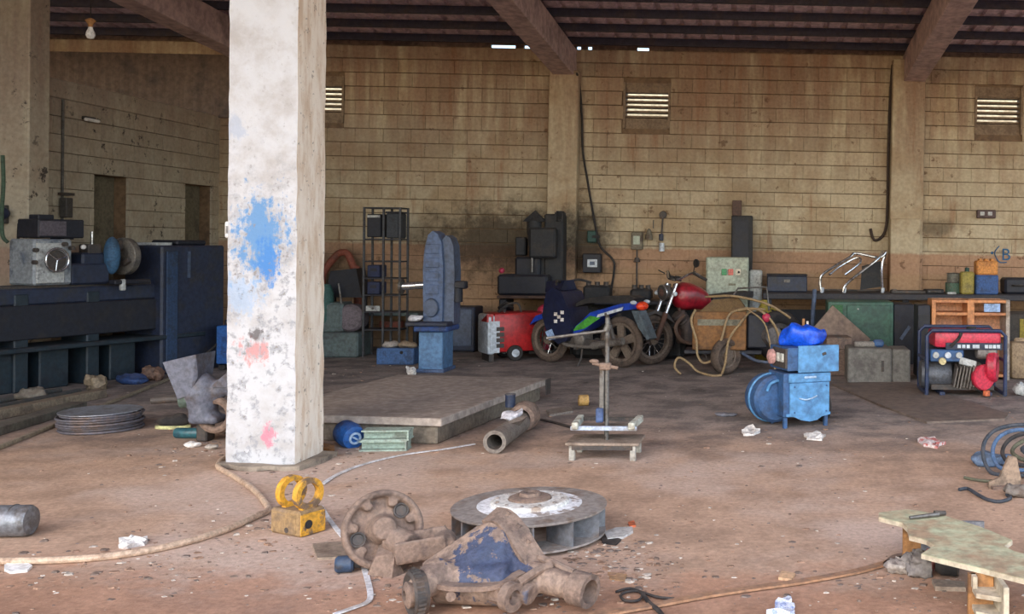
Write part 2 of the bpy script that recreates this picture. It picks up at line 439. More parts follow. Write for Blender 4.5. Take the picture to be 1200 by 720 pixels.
# ---- left wall of the inner room, with two shut doors
LX = -7.9; LTOP = 3.27; LY0, LY1 = 10.45, 14.4
def dy(u): return -LX * FPX / (CX - u)
doors = [(dy(110), dy(150), 2.26), (dy(217), dy(248), 2.26)]
wl = bpy.data.objects.new('wall_left', None); C.objects.link(wl); struct(wl)
g = G()
def lbox(y0, y1, z0, z1): g.box((LX - .14, (y0 + y1) / 2, (z0 + z1) / 2), (.22, y1 - y0, z1 - z0))
yy = LY0
for a, b, t in doors: lbox(yy, a, 0, 3.06); lbox(a, b, t, 3.06); yy = b
lbox(yy, LY1, 0, 3.06); g.build('mortar_core', MORTAR, wl)
bl2 = G().box((0, 0, 0), (.05, BL - .006, BH - .006), bev=.004).mesh('block'); bl2.materials.append(WL)
for r in range(16):
    zc = 3.06 - BH * (r + .5); y = LY0 - (.2 if r % 2 else 0)
    while y < LY1:
        segs = [(max(y, LY0), min(y + BL, LY1))]
        for a, b, t in doors:
            if zc - BH / 2 < t - .03:
                ns = []
                for p0, p1 in segs:
                    if p1 <= a or p0 >= b: ns.append((p0, p1)); continue
                    if p0 < a: ns.append((p0, a))
                    if p1 > b: ns.append((b, p1))
                segs = ns
        for p0, p1 in segs:
            if p1 - p0 > .04:
                o = link('block', bl2, wl, (LX - .025 + random.uniform(-.002, .002), (p0 + p1) / 2, zc)); o.scale = (1, (p1 - p0) / BL, 1)
        y += BL
G().box((LX - .12, (LY0 + LY1) / 2, (3.06 + LTOP) / 2), (.26, LY1 - LY0, LTOP - 3.06), bev=.01).build('coping', WL, wl)
G().box((-10.4, (LY0 + LY1) / 2 + .02, LTOP - .2), (4.8, LY1 - LY0, .12)).build('room_slab', CONC, wl)
DOORM = M('door_paint', (104, 96, 78), (82, 74, 60), sc=5, dust=.1)
for i, (a, b, t) in enumerate(doors):
    d = G().box((LX - .2, (a + b) / 2, t / 2), (.05, b - a, t), bev=.004).build('door_%d' % (i + 1), DOORM); struct(d)
    G().cyl((LX - .175, a + .08, 1.05), (LX - .12, a + .08, 1.05), .02).build('door_handle', M('dull_steel', (110, 108, 105), (80, 70, 62), metal=.6, rough=.5, dust=.2), d)
# near pier and the wall towards the street
pr_ = G().box((LX + .13, LY0 - .02, 2.6), (.34, .3, 5.2), bev=.012).build('trim_1', WL); struct(pr_)
struct(G().box((LX - .14, (RFRONT + LY0) / 2 - .1, 2.6), (.24, LY0 - RFRONT - .15, 5.2)).build('wall_street', WL))
# wall added behind the building so the vents show cream instead of bright sky
struct(G().box((-2, 18.2, 2.2), (30, .2, 4.4)).build('wall_added_behind', M('added_wall_cream', (214, 196, 158), (190, 170, 132), sc=2, dust=0)))

# ---- the white front column
def column_mat():
    m, nb, p, g = base_mat('column_paint'); pos = g.outputs['Position']
    sx = nb.new('ShaderNodeSeparateXYZ'); nb.link(g.outputs['Normal'], sx.inputs[0])
    sp = nb.new('ShaderNodeSeparateXYZ'); nb.link(pos, sp.inputs[0])
    n = nb.noise(pos, 4, 7, .65); n2 = nb.noise(pos, 17, 6, .7); n3 = nb.noise(pos, 45, 4, .6)
    col = nb.mix(nb.ramp(n, .4, .7), lin((196, 197, 200)), lin((174, 170, 168)))
    low = nb.ramp(sp.outputs['Z'], 2.5, 1.2)
    col = nb.mix(nb.math('MULTIPLY', nb.ramp(n2, .5, .62), nb.math('MULTIPLY', low, .8)), col, lin((150, 152, 158)))
    vm = nb.new('ShaderNodeMapping'); vm.inputs['Scale'].default_value = (9, 9, 2.2); nb.link(pos, vm.inputs[0]); ns = nb.noise(vm.outputs[0], 1.3, 7, .7)
    cx = F(306, 548)
    for c, r, colr, k in (((cx.x + .02, cx.y, 1.52), (.25, .6, .36), (86, 138, 188), .9), ((cx.x + .07, cx.y, 1.35), (.12, .5, .2), (72, 128, 192), .9), ((cx.x - .12, cx.y, 1.15), (.2, .5, .16), (150, 176, 206), .6), ((cx.x - .05, cx.y, .78), (.14, .5, .1), (196, 120, 116), .7), ((cx.x + .06, cx.y, .22), (.06, .5, .09), (206, 120, 140), .8), ((cx.x - .18, cx.y, 2.25), (.1, .5, .14), (140, 160, 190), .4), ((cx.x - .02, cx.y, .88), (.06, .5, .07), (74, 66, 66), .8)):
        d = nb.blob(pos, c, r); f = nb.ramp(nb.math('ADD', d, nb.math('MULTIPLY', nb.math('ADD', n2, ns), 2.6)), 3.45, 2.95)
        col = nb.mix(nb.math('MULTIPLY', f, k), col, lin(colr))
    chips = nb.ramp(nb.math('ADD', nb.math('MULTIPLY', n2, .6), nb.math('MULTIPLY', n3, .4)), .585, .62)
    col = nb.mix(nb.math('MULTIPLY', chips, nb.ramp(sp.outputs['Z'], 2.6, 1.2, .25, .85)), col, lin((138, 132, 128)))
    # right face: tan, its colour lightened to stand in for light from the right
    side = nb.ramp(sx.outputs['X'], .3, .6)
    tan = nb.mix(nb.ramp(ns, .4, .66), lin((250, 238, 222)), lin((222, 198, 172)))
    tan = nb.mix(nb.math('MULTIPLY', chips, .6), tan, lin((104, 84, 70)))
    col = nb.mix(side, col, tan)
    nb.link(col, p.inputs['Base Color']); p.inputs['Roughness'].default_value = .8
    b = nb.new('ShaderNodeBump'); b.inputs['Strength'].default_value = .5; b.inputs['Distance'].default_value = .012
    nb.link(n2, b.inputs['Height']); nb.link(b.outputs[0], p.inputs['Normal'])
    return m
c0 = F(264, 549); c1 = F(347, 549); cw = c1.x - c0.x; cd = .42
col_root = thing('concrete_column', 'tall square white-painted concrete column with blue paint stains', 'column', ((c0.x + c1.x) / 2, c0.y + cd / 2, 0))
g = G(); t = bmesh.new(); bmesh.ops.create_grid(t, x_segments=1, y_segments=1, size=.5); t.free()
g.box((0, 0, 2.55), (cw, cd, 5.1)); bmesh.ops.subdivide_edges(g.b, edges=[e for e in g.b.edges if abs(e.verts[0].co.z - e.verts[1].co.z) > 1], cuts=60, use_grid_fill=True)
bmesh.ops.subdivide_edges(g.b, edges=[e for e in g.b.edges if abs(e.verts[0].co.z - e.verts[1].co.z) < .01], cuts=7, use_grid_fill=True)
for v in g.b.verts:
    edge = abs(abs(v.co.x) - cw / 2) < .01 and abs(abs(v.co.y) - cd / 2) < .01
    k = .006 + (.010 if edge else 0) * (1 if v.co.z < 2.5 else .4)
    q = noise.noise_vector(v.co * 9); v.co += Vector((q.x, q.y, 0)) * k * .55
    if edge: v.co.x *= .985; v.co.y *= .985
g.build('shaft', column_mat(), col_root, angle=50)
g = G(); poly = [(-cw / 2 - .04, -cd / 2 - .03), (0, -cd / 2 - .10), (cw / 2 + .05, -cd / 2 - .06), (cw / 2 + .12, 0), (cw / 2 + .10, cd / 2), (-cw / 2 - .03, cd / 2 + .02)]
g.prism(poly, 0, .035); g.sub(2).jit(.02, 8); g.build('footing', CONC, col_root)

# ================================================================== FOREGROUND
RUST = M('rusty_cast_iron', (134, 112, 98), (100, 84, 76), sc=10, rough=.85, bump=.6, dust=.55, bsc=70)
DARKM = M('dark_steel', (62, 58, 56), (84, 70, 60), sc=12, rough=.6, dust=.3)
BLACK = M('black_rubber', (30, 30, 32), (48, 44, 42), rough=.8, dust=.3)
STEEL = MATS['dull_steel']
CHROME = M('worn_chrome', (205, 208, 212), (150, 148, 146), metal=.9, rough=.22, dust=.08, bump=.05)
def diff_mat():
    m, nb, p, g = base_mat('blue_flaked_casting'); pos = g.outputs['Position']
    tc = nb.new('ShaderNodeTexCoord'); ob = tc.outputs['Object']
    n = nb.noise(pos, 9, 7, .65); n2 = nb.noise(pos, 45, 5, .6)
    col = nb.mix(nb.ramp(n, .42, .6), lin((150, 128, 112)), lin((118, 100, 90)))
    d = nb.blob(ob, (.04, -.12, .19), (.19, .19, .14))
    nn = nb.noise(pos, 16, 6, .7); f = nb.ramp(nb.math('ADD', d, nb.math('MULTIPLY', nb.math('ADD', n, nn), 2.4)), 3.25, 3.05)
    col = nb.mix(nb.math('MULTIPLY', f, .9), col, lin((44, 62, 92)))
    f2 = nb.ramp(nb.noise(pos, 6.5, 6, .7), .62, .68); col = nb.mix(nb.math('MULTIPLY', f2, .6), col, lin((62, 84, 112)))
    col = nb.mul(col, nb.ramp(n2, .3, .7, .75, 1.2))
    nb.link(col, p.inputs['Base Color']); p.inputs['Roughness'].default_value = .7
    b = nb.new('ShaderNodeBump'); b.inputs['Strength'].default_value = .5; b.inputs['Distance'].default_value = .01
    nb.link(n2, b.inputs['Height']); nb.link(b.outputs[0], p.inputs['Normal']); return m
# ---- differential / axle housing
df = thing('axle_differential', 'large rusty axle differential housing with flaking blue paint on its dome', 'differential', (-1.20, 4.27, 0))
n_ = Vector((-.42, -.72, .42)).normalized(); fc = Vector((.05, .05, .165)); fm = Matrix.Translation(fc) @ frame(n_)
g = G()
flat = []
for i in range(14):
    a = 2 * PI * i / 14; r = .165
    flat.append(fm @ Vector((r * math.cos(a), r * math.sin(a), .0)))
nose = [fm @ Vector((.11 * math.cos(2 * PI * i / 8), .11 * math.sin(2 * PI * i / 8), .12)) for i in range(8)]
g.hull(flat + nose + [Vector((-.16, -.1, .13)), Vector((.12, -.16, .12)), Vector((-.1, -.19, .12)), Vector((.045, .02, .315)), Vector((.0, .0, .31)), Vector((.22, .02, .12)), Vector((-.26, -.02, .15))])
g.hull([Vector(q) for q in ((-.27, -.02, .06), (-.27, -.02, .15), (.2, -.1, .05), (.22, -.02, .13), (-.1, .18, .05), (.15, .2, .05), (-.12, -.2, .1), (.12, -.19, .1), (.03, .12, .27))])
g.cyl((-.17, -.10, .095), (.13, -.13, .095), .088, n=20)
g.cyl((-.16, -.12, .135), (-.2, -.27, .115), .075, .05); g.cyl((.14, -.05, .12), (.43, -.19, .10), .066, .050, n=20)
g.cyl((.12, -.14, .1), (.24, -.2, .075), .05, .045)
g.cast('housing', diff_mat(), df, vox=.009, it=3)
Mx = Matrix.Translation((.075, .055, .215)) @ frame((.83, -.32, .45)) 
g = G()
arc = [(.215 * math.cos(a), .165 * math.sin(a)) for a in [PI * 2 * i / 28 for i in range(28)]]
fl = G(); fl.ribbon([(.0, .07, .308), (.06, .03, .312), (.115, -.005, .275), (.165, -.04, .22), (.21, -.06, .165), (.245, -.065, .125)], .095, .026, k=5, nrm=(.5, -.6, .6)); fl.build('flange_ridge', RUST, df)
fl = G(); fl.ribbon([(-.22, -.12, .118), (-.12, -.215, .108), (0, -.235, .106), (.1, -.215, .11), (.19, -.14, .135)], .05, .02, k=5); fl.build('flange_lip', RUST, df)
for q in ((.075, .03, .33), (.13, -.005, .285), (.18, -.04, .23), (.225, -.06, .17)):
    G().cyl(Vector(q) - Vector((.0, .0, .0)), Vector(q) + Vector((.01, .004, .018)), .011, n=6).build('bolt', RUST, df)
g = G().cyl((-.085, -.215, .085), (-.07, -.255, .085), .02); g.build('drain_plug', RUST, df)
ax = Vector((-.80, -.60, -.02)).normalized(); p0 = Vector((-.205, -.24, .095))
hub = G(); hub.lathe([(.03, -.02), (.085, -.02), (.09, 0), (.09, .03), (.08, .038), (.07, .034), (.058, .026), (.045, .026)], p0, ax, 32)
for i in range(28):
    a = 2 * PI * i / 28; q = frame(ax) @ Vector((.090 * math.cos(a), .090 * math.sin(a), .012)); hub.box(p0 + q, (.008, .010, .03), rot=frame(ax).to_euler())
hub.build('wheel_drum', DARKM, df)
hb = G(); hb.lathe([(.052, .025), (.052, .045), (.035, .055), (.02, .055), (.02, .03)], p0, ax, 24); hb.build('hub_cap', RUST, df)
e0 = Vector((.405, -.178, .102)); e1 = Vector((.478, -.215, .096)); ea = (e1 - e0)
g = G().pipe(e0, e1, .068, .047, 28); g.build('tube_collar', RUST, df); G().lathe([(0, 0), (.048, 0)], e0 + ea * .25, ea, 20).build('bore_shade_disc', BLACK, df)  # black disc stands in for the shade inside the tube bore
# lug with eye between dome and tube
g = G(); prof_ = []
for i in range(9): a = PI * i / 8; prof_.append((.06 * math.cos(a), .06 * math.sin(a)))
lug = G(); lug.pipe((.15, -.235, .085), (.185, -.255, .083), .058, .03, 24); lug.box((.10, -.205, .088), (.07, .05, .07), rot=(0, 0, -.5), bev=.008); lug.tube([(.19, -.215, .13), (.25, -.16, .16), (.30, -.12, .17)], .018, k=4)
lug.build('spring_lug', RUST, df)
g = G(); g.tube([(.24, -.06, .185), (.33, -.11, .165), (.40, -.15, .15)], .016, k=4); g.box((.33, -.16, .12), (.16, .02, .07), rot=(0, .1, -.45), bev=.006); g.build('brake_bracket', RUST, df)

# ---- loose gear carrier behind it
p = F(445, 668); gc = thing('gear_carrier', 'round rusty gear carrier casting with ribs and a yoke, lying beside differential', 'machine part', (p.x, p.y, 0))
ax = Vector((.42, -.80, .28)).normalized(); c_ = Vector((.0, .03, .175)); f4 = Matrix.Translation(c_) @ frame(ax)
g = G(); g.lathe([(0, -.03), (.12, -.03), (.165, -.04), (.178, -.02), (.178, .03), (.160, .045), (.148, .03), (.140, -.005), (0, -.005)], c_, ax, 36)
g.lathe([(0, -.13), (.07, -.13), (.10, -.09), (.14, -.03), (0, -.03)], c_, ax, 24)
for i in range(7):
    a = 2 * PI * i / 7 + .3; q = f4 @ Vector((.125 * math.cos(a), .125 * math.sin(a), -.0)); q2 = f4 @ Vector((.125 * math.cos(a), .125 * math.sin(a), .03)); g.cyl(q, q2, .022)
g.cyl(f4 @ Vector((0, 0, -.02)), f4 @ Vector((0, 0, .1)), .075, .05); g.cyl(f4 @ Vector((.05, -.05, 0)), f4 @ Vector((.07, -.07, .1)), .045)
g.cast('carrier', RUST, gc, vox=.008, it=2)
for k in (0, 3, 5):
    a = 2 * PI * k / 7 + .75; q = f4 @ Vector((.112 * math.cos(a), .112 * math.sin(a), .004)); G().lathe([(0, .0), (.024, .0), (.028, .008), (.034, .008), (.034, -.02)], q, ax, 16).build('port', DARKM, gc)
g = G(); Mk = Matrix.Translation((.20, -.03, .125)) @ Euler((0, -.12, .25)).to_matrix().to_4x4()
for a in ((0, 0, -.05, .22, .12, .02), (0, .055, .0, .22, .02, .11), (0, -.055, .0, .22, .02, .08)):
    t = bmesh.new(); bmesh.ops.create_cube(t, size=1); bmesh.ops.transform(t, matrix=Mk @ Matrix.Translation(a[:3]) @ Matrix.Diagonal((*a[3:], 1)), verts=t.verts); g.add(t)
g.cyl(Mk @ Vector((.1, -.05, -.01)), Mk @ Vector((.1, .06, -.01)), .05); g.cyl((.05, .0, .15), Mk @ Vector((-.05, 0, 0)), .06)
g.cast('pinion_yoke', RUST, gc, vox=.008, it=2)
g = G(); g.hull([(-.02, -.1, .0), (.1, -.12, .0), (.13, -.05, 0), (-.05, 0, 0), (.02, -.1, .09), (.1, -.08, .1), (.0, 0, .12)]); g.build('stand_plate', RUST, gc)

# ---- fan impeller
fp = F(621, 592, .163); im = thing('fan_impeller', 'heavy round fan impeller with white-painted hub plate lying flat', 'impeller', (fp.x, fp.y, 0))
WPAINT = M('flaked_white_paint', (232, 233, 235), (158, 146, 138), sc=9, lo=.54, hi=.62, rough=.5, dust=.08)
IMP = M('grey_brown_steel', (160, 152, 146), (136, 118, 104), sc=7, rough=.5, metal=.2, dust=.15)
R = .388; zt = .163
G().lathe([(.26, zt - .01), (R - .004, zt - .012), (R, zt - .006), (R, zt), (.262, zt + .006)], n=64).build('rim_plate', IMP, im)
G().lathe([(.10, zt - .008), (.262, zt - .008), (.262, zt + .007), (.19, zt + .012)], n=64).build('painted_plate', WPAINT, im)
g = G().lathe([(.195, zt), (.195, zt + .022), (.185, zt + .03), (.11, zt + .034), (.105, zt + .026)], n=56); ring = g.build('bolt_ring', M('worn_white_paint', (216, 214, 208), (164, 146, 130), sc=9, lo=.52, hi=.66, rough=.6, dust=.12), im)
for i in range(12):
    a = 2 * PI * i / 12; G().cyl((.165 * math.cos(a), .165 * math.sin(a), zt + .03), (.165 * math.cos(a), .165 * math.sin(a), zt + .038), .009, n=6).build('bolt', IMP, ring)
G().lathe([(.105, zt + .02), (.105, zt + .042), (.085, zt + .05), (.055, zt + .05), (.05, zt + .066), (.03, zt + .066), (.03, zt - .05), (.028, zt - .05)], n=40).build('hub', RUST, im)
G().lathe([(.20, .02), (R - .005, .02), (R - .005, .03), (.20, .03)], n=64, close=True).build('base_ring', IMP, im)
BLADE = M('blade_steel', (122, 124, 128), (126, 104, 88), sc=6, metal=.2, rough=.55, dust=.2)
for i in range(12):
    a = 2 * PI * i / 12 + .12; pts = []
    for t in range(6):
        rr = .21 + .034 * t; aa = a + .16 * (t / 5) ** 1.3; pts.append((rr * math.cos(aa), rr * math.sin(aa), .09))
    g = G(); P_ = [Vector(q) for q in pts]; rings = []
    for k, q in enumerate(P_):
        d = (P_[min(k + 1, 5)] - P_[max(k - 1, 0)]).normalized(); xx = d.cross(Vector((0, 0, 1))) * .004
        rings.append([g.b.verts.new(Vector((q.x, q.y, zz)) + s_ * xx) for zz, s_ in ((.03, -1), (.03, 1), (zt - .012, 1), (zt - .012, -1))])
    for A, B in zip(rings[:-1], rings[1:]):
        for j in range(4): g.b.faces.new([A[j], A[(j + 1) % 4], B[(j + 1) % 4], B[j]])
    g.b.faces.new(rings[0]); g.b.faces.new(rings[-1][::-1]); g.build('blade', BLADE, im)
for i in range(3):
    a = 2 * PI * i / 3 - 1.2; G().box((.3 * math.cos(a), .3 * math.sin(a), .01), (.05, .05, .02)).build('packing_block', RUST, im)

# ---- yellow yoke bracket
p = F(338, 630); yb = thing('yoke_bracket', 'yellow painted steel yoke bracket with two ring lugs on a block', 'bracket', (p.x, p.y + .1, 0), rz=math.radians(-26))
YEL = M('chipped_yellow_paint', (214, 156, 44), (120, 96, 74), sc=9, lo=.5, hi=.58, rough=.6, dust=.45)
YDIRT = M('muddy_yellow_paint', (150, 122, 84), (116, 96, 78), sc=8, rough=.85, dust=.6)
G().box((0, 0, .065), (.22, .16, .13), bev=.012).build('block', YDIRT, yb)
G().box((0, -.081, .06), (.17, .004, .085), bev=.002).build('wear_plate', YDIRT, yb)
g = G().box((.112, 0, .06), (.006, .15, .11), bev=.003); pl = g.build('end_plate', YEL, yb)
G().cyl((.114, -.03, .06), (.119, -.03, .06), .022).build('bolt_hole', BLACK, pl)
for s_, xx in ((-1, -.05), (1, .075)):
    ax_ = (.9, -.3, 0); cc = Vector((xx, 0, .205)); a_ = Vector((1, 0, 0))
    g = G().pipe(cc - a_ * .017, cc + a_ * .017, .082, .054, 36); g.box((xx, 0, .135), (.03, .09, .03)); g.build('ring_lug', YEL, yb)
G().cyl((.02, -.05, .03), (.02, -.085, .03), .014).build('grease_nipple', DARKM, yb)

# ---- broken low bench
BZ = .215
BT = M('green_ply', (178, 182, 150), (158, 138, 112), sc=5, lo=.42, hi=.66, rough=.8, dust=.45, dustc=(188, 150, 118))
BEDGE = M('raw_ply_edge', (196, 184, 160), (170, 152, 128), sc=5, rough=.85, dust=.2)
BWOOD = M('bare_timber', (170, 122, 74), (124, 88, 56), sc=7, rough=.8, dust=.25)
bt = F(1110, 650); bench = thing('low_bench', 'broken low bench with pale green plywood top and shelf brackets', 'bench', (bt.x, bt.y, 0))
px = [(1030, 601), (1062, 597), (1098, 602), (1122, 609), (1150, 618), (1186, 633), (1176, 640), (1188, 646), (1240, 660), (1240, 688), (1190, 676), (1150, 666), (1108, 656), (1080, 649), (1096, 639), (1086, 633), (1066, 628), (1064, 619), (1058, 613), (1030, 606)]
poly = [((F(u, v, BZ) - bt).x, (F(u, v, BZ) - bt).y) for u, v in px]
g = G(); g.prism(poly, BZ - .022, BZ); top = g.build('bench_top', BT, bench)
g = G()
for i in range(len(poly)):
    a, b = Vector((*poly[i], 0)), Vector((*poly[(i + 1) % len(poly)], 0)); m_ = (a + b) / 2; L = (b - a).length; an = math.atan2(b.y - a.y, b.x - a.x)
    g.box((m_.x, m_.y, BZ - .0125), (L, .004, .019), rot=(0, 0, an))
g.build('edge_band', BEDGE, top)
def L_(u, v, z=0): q = F(u, v, z) - bt; return Vector((q.x, q.y, z))
q = L_(1078, 662); G().box((q.x, q.y + .05, (BZ - .022) / 2), (.15, .022, BZ - .022)).build('end_panel', BWOOD, bench)
q = L_(1116, 668); G().box((q.x + .02, q.y + .12, (BZ - .022) / 2), (.30, .02, BZ - .022)).build('back_panel', M('faded_blue_board', (120, 122, 126), (100, 98, 98), dust=.3), bench)
q = L_(1170, 738); G().box((q.x + .01, q.y + .05, (BZ - .022) / 2), (.022, .28, BZ - .022), bev=.003).build('side_panel', BEDGE, bench)
G().box((q.x - .055, q.y + .08, (BZ - .022) / 2), (.10, .02, BZ - .022)).build('upright', BWOOD, bench)
for z in (.125, .055):
    pp = [(-.09, -.03), (-.01, -.07), (.0, -.07), (.0, .09), (-.09, .09)]
    g = G(); g.prism(pp, z, z + .018, Matrix.Translation((q.x, q.y + .02, 0))); g.build('shelf', BEDGE, bench)
G().box((q.x - .085, q.y + .06, (BZ - .022 + .125) / 2 + .01), (.018, .05, BZ - .022 - .145)).build('bracket', BEDGE, bench)
# hammer-like tool on top
a = F(1066, 607, BZ + .012); b = F(1108, 602, BZ + .014)
ham = thing('chisel_tool', 'dark grey long handled steel tool lying on bench top', 'tool', (a.x, a.y, BZ)); d = b - a; d.z = 0
g = G(); g.tube([(0, 0, .012), tuple(d * .55 + Vector((0, 0, .013))), tuple(d * .8 + Vector((0, 0, .014)))], lambda t: .008 + .004 * t, n=8); g.build('handle', STEEL, ham)
G().cyl(d * .7 + Vector((0, .01, .016)), d + Vector((0, 0, .016)), .015, .011, n=10).build('head', DARKM, ham)

# ---- hose, strap, strips
HOSE = M('beige_hose', (196, 170, 146), (160, 132, 110), sc=12, dust=.3, rough=.6)
pts = [F(u, v, .018) for u, v in ((-40, 659), (0, 658), (60, 657), (130, 652), (200, 640), (262, 622), (300, 605), (314, 598), (310, 588), (296, 573), (270, 556), (256, 548), (258, 541), (264, 536))]
tag(G().tube(pts, .017, n=10, k=6).build('hose', HOSE), 'long beige hose curving across dirt past the column base', 'hose')
STRAP = M('white_strap', (222, 222, 224), (190, 184, 178), dust=.15, rough=.5)
tag(G().ribbon([F(u, v, .004) for u, v in ((556, 521), (520, 527), (470, 534), (425, 545), (395, 557), (378, 568))], .028, .005, k=5).build('strap', STRAP), 'white plastic strap stretching from big pipe toward yellow bracket', 'strap', )
tag(G().ribbon([F(u, v, .004) for u, v in ((376, 594), (386, 610), (402, 630), (414, 642), (424, 660), (430, 678), (434, 698), (430, 707), (412, 714), (392, 721))], .024, .005, k=5).build('strap', STRAP), 'white plastic strap bent in a hook beside gear carrier', 'strap')
BELT = M('brown_belt', (164, 124, 94), (120, 92, 74), sc=8, dust=.4)
tag(G().ribbon([F(u, v, .006) for u, v in ((690, 724), (760, 712), (830, 699), (890, 690), (940, 683), (1000, 672), (1030, 664), (1062, 655))], .045, .01, k=4).build('flat_belt', BELT), 'long flat brown belt on dirt leading to the bench', 'belt')
a = F(0, 613, .075); cyl = thing('steel_drum_end', 'short grey steel cylinder lying on the dirt beyond the hose', 'cylinder', (F(-30, 630).x, F(-30, 630).y, 0))
g = G().lathe([(0, 0), (.072, 0), (.078, .008), (.078, .30), (.070, .315), (.03, .32), (0, .32)], (-.05, .0, .078), (1, .1, 0), 28); g.build('shell', M('grey_galvanised', (126, 130, 136), (96, 92, 90), metal=.4, rough=.4, dust=.3), cyl)
for xx in (.0, .18): G().torus((xx, .01 + xx * .1, .078), .078, .004, (1, .1, 0), 28, 6).build('hoop', STEEL, cyl)

# flat board and small motor by the carrier
g = G(); g.prism([((F(u, v) - F(388, 648)).x, (F(u, v) - F(388, 648)).y) for u, v in ((366, 640), (405, 637), (410, 655), (372, 657))], 0, .012); o = g.build('offcut_board', M('grey_board', (146, 130, 114), (120, 104, 90), dust=.4), loc=F(388, 648)); tag(o, 'flat grey board offcut on dirt beside gear carrier', 'board')
p = F(406, 672); mo = thing('starter_motor', 'small dark blue motor casing lying between strap and gear carrier', 'motor', (p.x, p.y, 0))
g = G().lathe([(0, 0), (.03, 0), (.038, .01), (.038, .07), (.03, .08), (0, .08)], (-.05, 0, .038), (1, .25, 0), 20); g.build('casing', M('deep_blue_paint', (44, 66, 92), (60, 56, 56), dust=.3, rough=.5), mo)
G().cyl((.028, .02, .038), (.055, .027, .038), .022).build('end_cap', BLACK, mo)
# mirror and cardboard right of the impeller
def slab(name, px, z, th, mat, label, cat, z2=None, group=None):
    c = F(*px[0]); g = G(); g.prism([((F(u, v, z) - c).x, (F(u, v, z) - c).y) for u, v in px], z, z + th)
    if cat == 'paper':
        bmesh.ops.triangulate(g.b, faces=list(g.b.faces)); g.sub(3)
        for w_ in g.b.verts:
            q = noise.noise_vector(w_.co * 22 + Vector((c.x * 9, 0, 0))); w_.co += Vector((q.x * .022, q.y * .022, abs(q.z) * .05 if w_.co.z > th * .5 else 0))
            w_.co.z = max(w_.co.z, 0)
    o = g.build(name, mat, loc=(c.x, c.y, 0)); return tag(o, label, cat, group)
PAPER = M('paper_white', (226, 222, 216), (196, 186, 176), dust=.15, rough=.7)
slab('broken_mirror', [(708, 626), (722, 621), (741, 620), (742, 625), (730, 632), (712, 634)], 0, .012, M('pale_glass', (206, 206, 204), (180, 176, 170), rough=.2, dust=.1), 'pale oval mirror piece lying on dirt beside impeller', 'mirror')
slab('black_tray', [(704, 632), (712, 627), (728, 634), (722, 640), (706, 638)], 0, .008, BLACK, 'black plastic scrap next to the oval mirror piece', 'scrap')
slab('orange_scrap', [(736, 614), (743, 612), (745, 618), (738, 619)], 0, .01, M('orange_plastic', (214, 112, 70), dust=.2), 'small orange plastic scrap behind the oval mirror piece', 'scrap')
slab('printed_paper', [(902, 722), (911, 708), (926, 704), (932, 712), (934, 722)], 0, .006, M('blue_white_print', (214, 220, 234), (150, 166, 206), sc=30, lo=.5, hi=.56, dust=.05), 'crumpled blue and white printed paper on the dirt', 'paper')
slab('paper_wrapper', [(1076, 519), (1090, 515), (1107, 521), (1098, 526), (1082, 524)], 0, .012, M('red_white_print', (222, 208, 204), (190, 110, 104), sc=14, lo=.5, hi=.58, dust=.1), 'crumpled red and white wrapper on floor', 'paper')
slab('paper_sheet', [(943, 512), (957, 508), (967, 512), (962, 517), (946, 516)], 0, .006, PAPER, 'white paper scrap beside the blue cabinet', 'paper')
slab('white_saucer', [(5, 665), (14, 661), (30, 661), (38, 666), (32, 671), (12, 673), (5, 670)], 0, .012, M('white_plastic', (240, 240, 238), (226, 224, 220), dust=.05, rough=.4), 'white plastic saucer on dirt beside the hose', 'saucer')
slab('paper_scrap', [(142, 637), (156, 633), (172, 634), (168, 640), (150, 644), (140, 642)], 0, .012, PAPER, 'torn white paper scrap touching the hose', 'paper')
p = F(286, 550); g = G().sph((0, 0, .016), (.055, .035, .022), 12).jit(.012, 20); tag(g.build('white_stone', M('white_plastic', (0, 0, 0)), loc=(p.x, p.y - .0, 0)), 'round white stone at the foot of white column', 'stone')
slab('card_piece', [(712, 672 - 0), (735, 675), (732, 682), (715, 680)], 0, .006, M('brown_card', (176, 138, 100), dust=.3), 'small brown cardboard piece by differential tube', 'card')
slab('wood_chip', [(916, 672), (932, 675), (928, 682), (912, 680)], 0, .012, M('tan_chip', (206, 168, 130), dust=.2), 'tan wood chip lying against the brown belt', 'wood chip')
# tangled wire near the belt
pts = [F(u, v, .012) for u, v in ((722, 694), (738, 690), (752, 696), (748, 704), (732, 704), (728, 697), (745, 693), (770, 700), (790, 702))]
tag(G().tube(pts, .006, n=6, k=6).build('wire_tangle', BLACK), 'tangled black wire on dirt next to the belt', 'wire')
tag(G().tube([F(u, v, .012) for u, v in ((754, 698), (762, 708), (772, 716), (778, 724))], .010, n=6, k=5).build('wire_offcut', BLACK), 'short black wire offcut crossing the brown belt end', 'wire')
# rubbish under the bench
RAG = M('grey_rag', (176, 168, 160), (130, 120, 116), sc=12, dust=.3)
def lump(name, u, v, r, mat, label, cat, seed=0, group=None, n=14):
    p = F(u, v); g = G().sph((0, 0, r[2] * .86), r, n + 8).jit(min(r) * .6, 1.2 / max(r), seed).jit(min(r) * .35, 4.5 / max(r), seed + 3)
    for w_ in g.b.verts:
        if w_.co.z < 0: w_.co.z = 0
    return tag(g.build(name, mat, loc=(p.x, p.y, 0), angle=70), label, cat, group)
lump('rag', 1056, 672, (.07, .05, .035), RAG, 'crumpled pale grey rag under the bench end panel', 'rag', 1)
lump('rag', 1074, 675, (.06, .05, .06), M('dark_grey_rag', (128, 122, 118), (96, 90, 88), dust=.3), 'crumpled darker grey rag under the bench', 'rag', 5)
lump('pink_cloth', 1086, 668, (.04, .04, .05), M('pink_cloth', (176, 110, 108), (140, 88, 88), dust=.25), 'faded pink cloth bundled under the bench', 'cloth', 9)
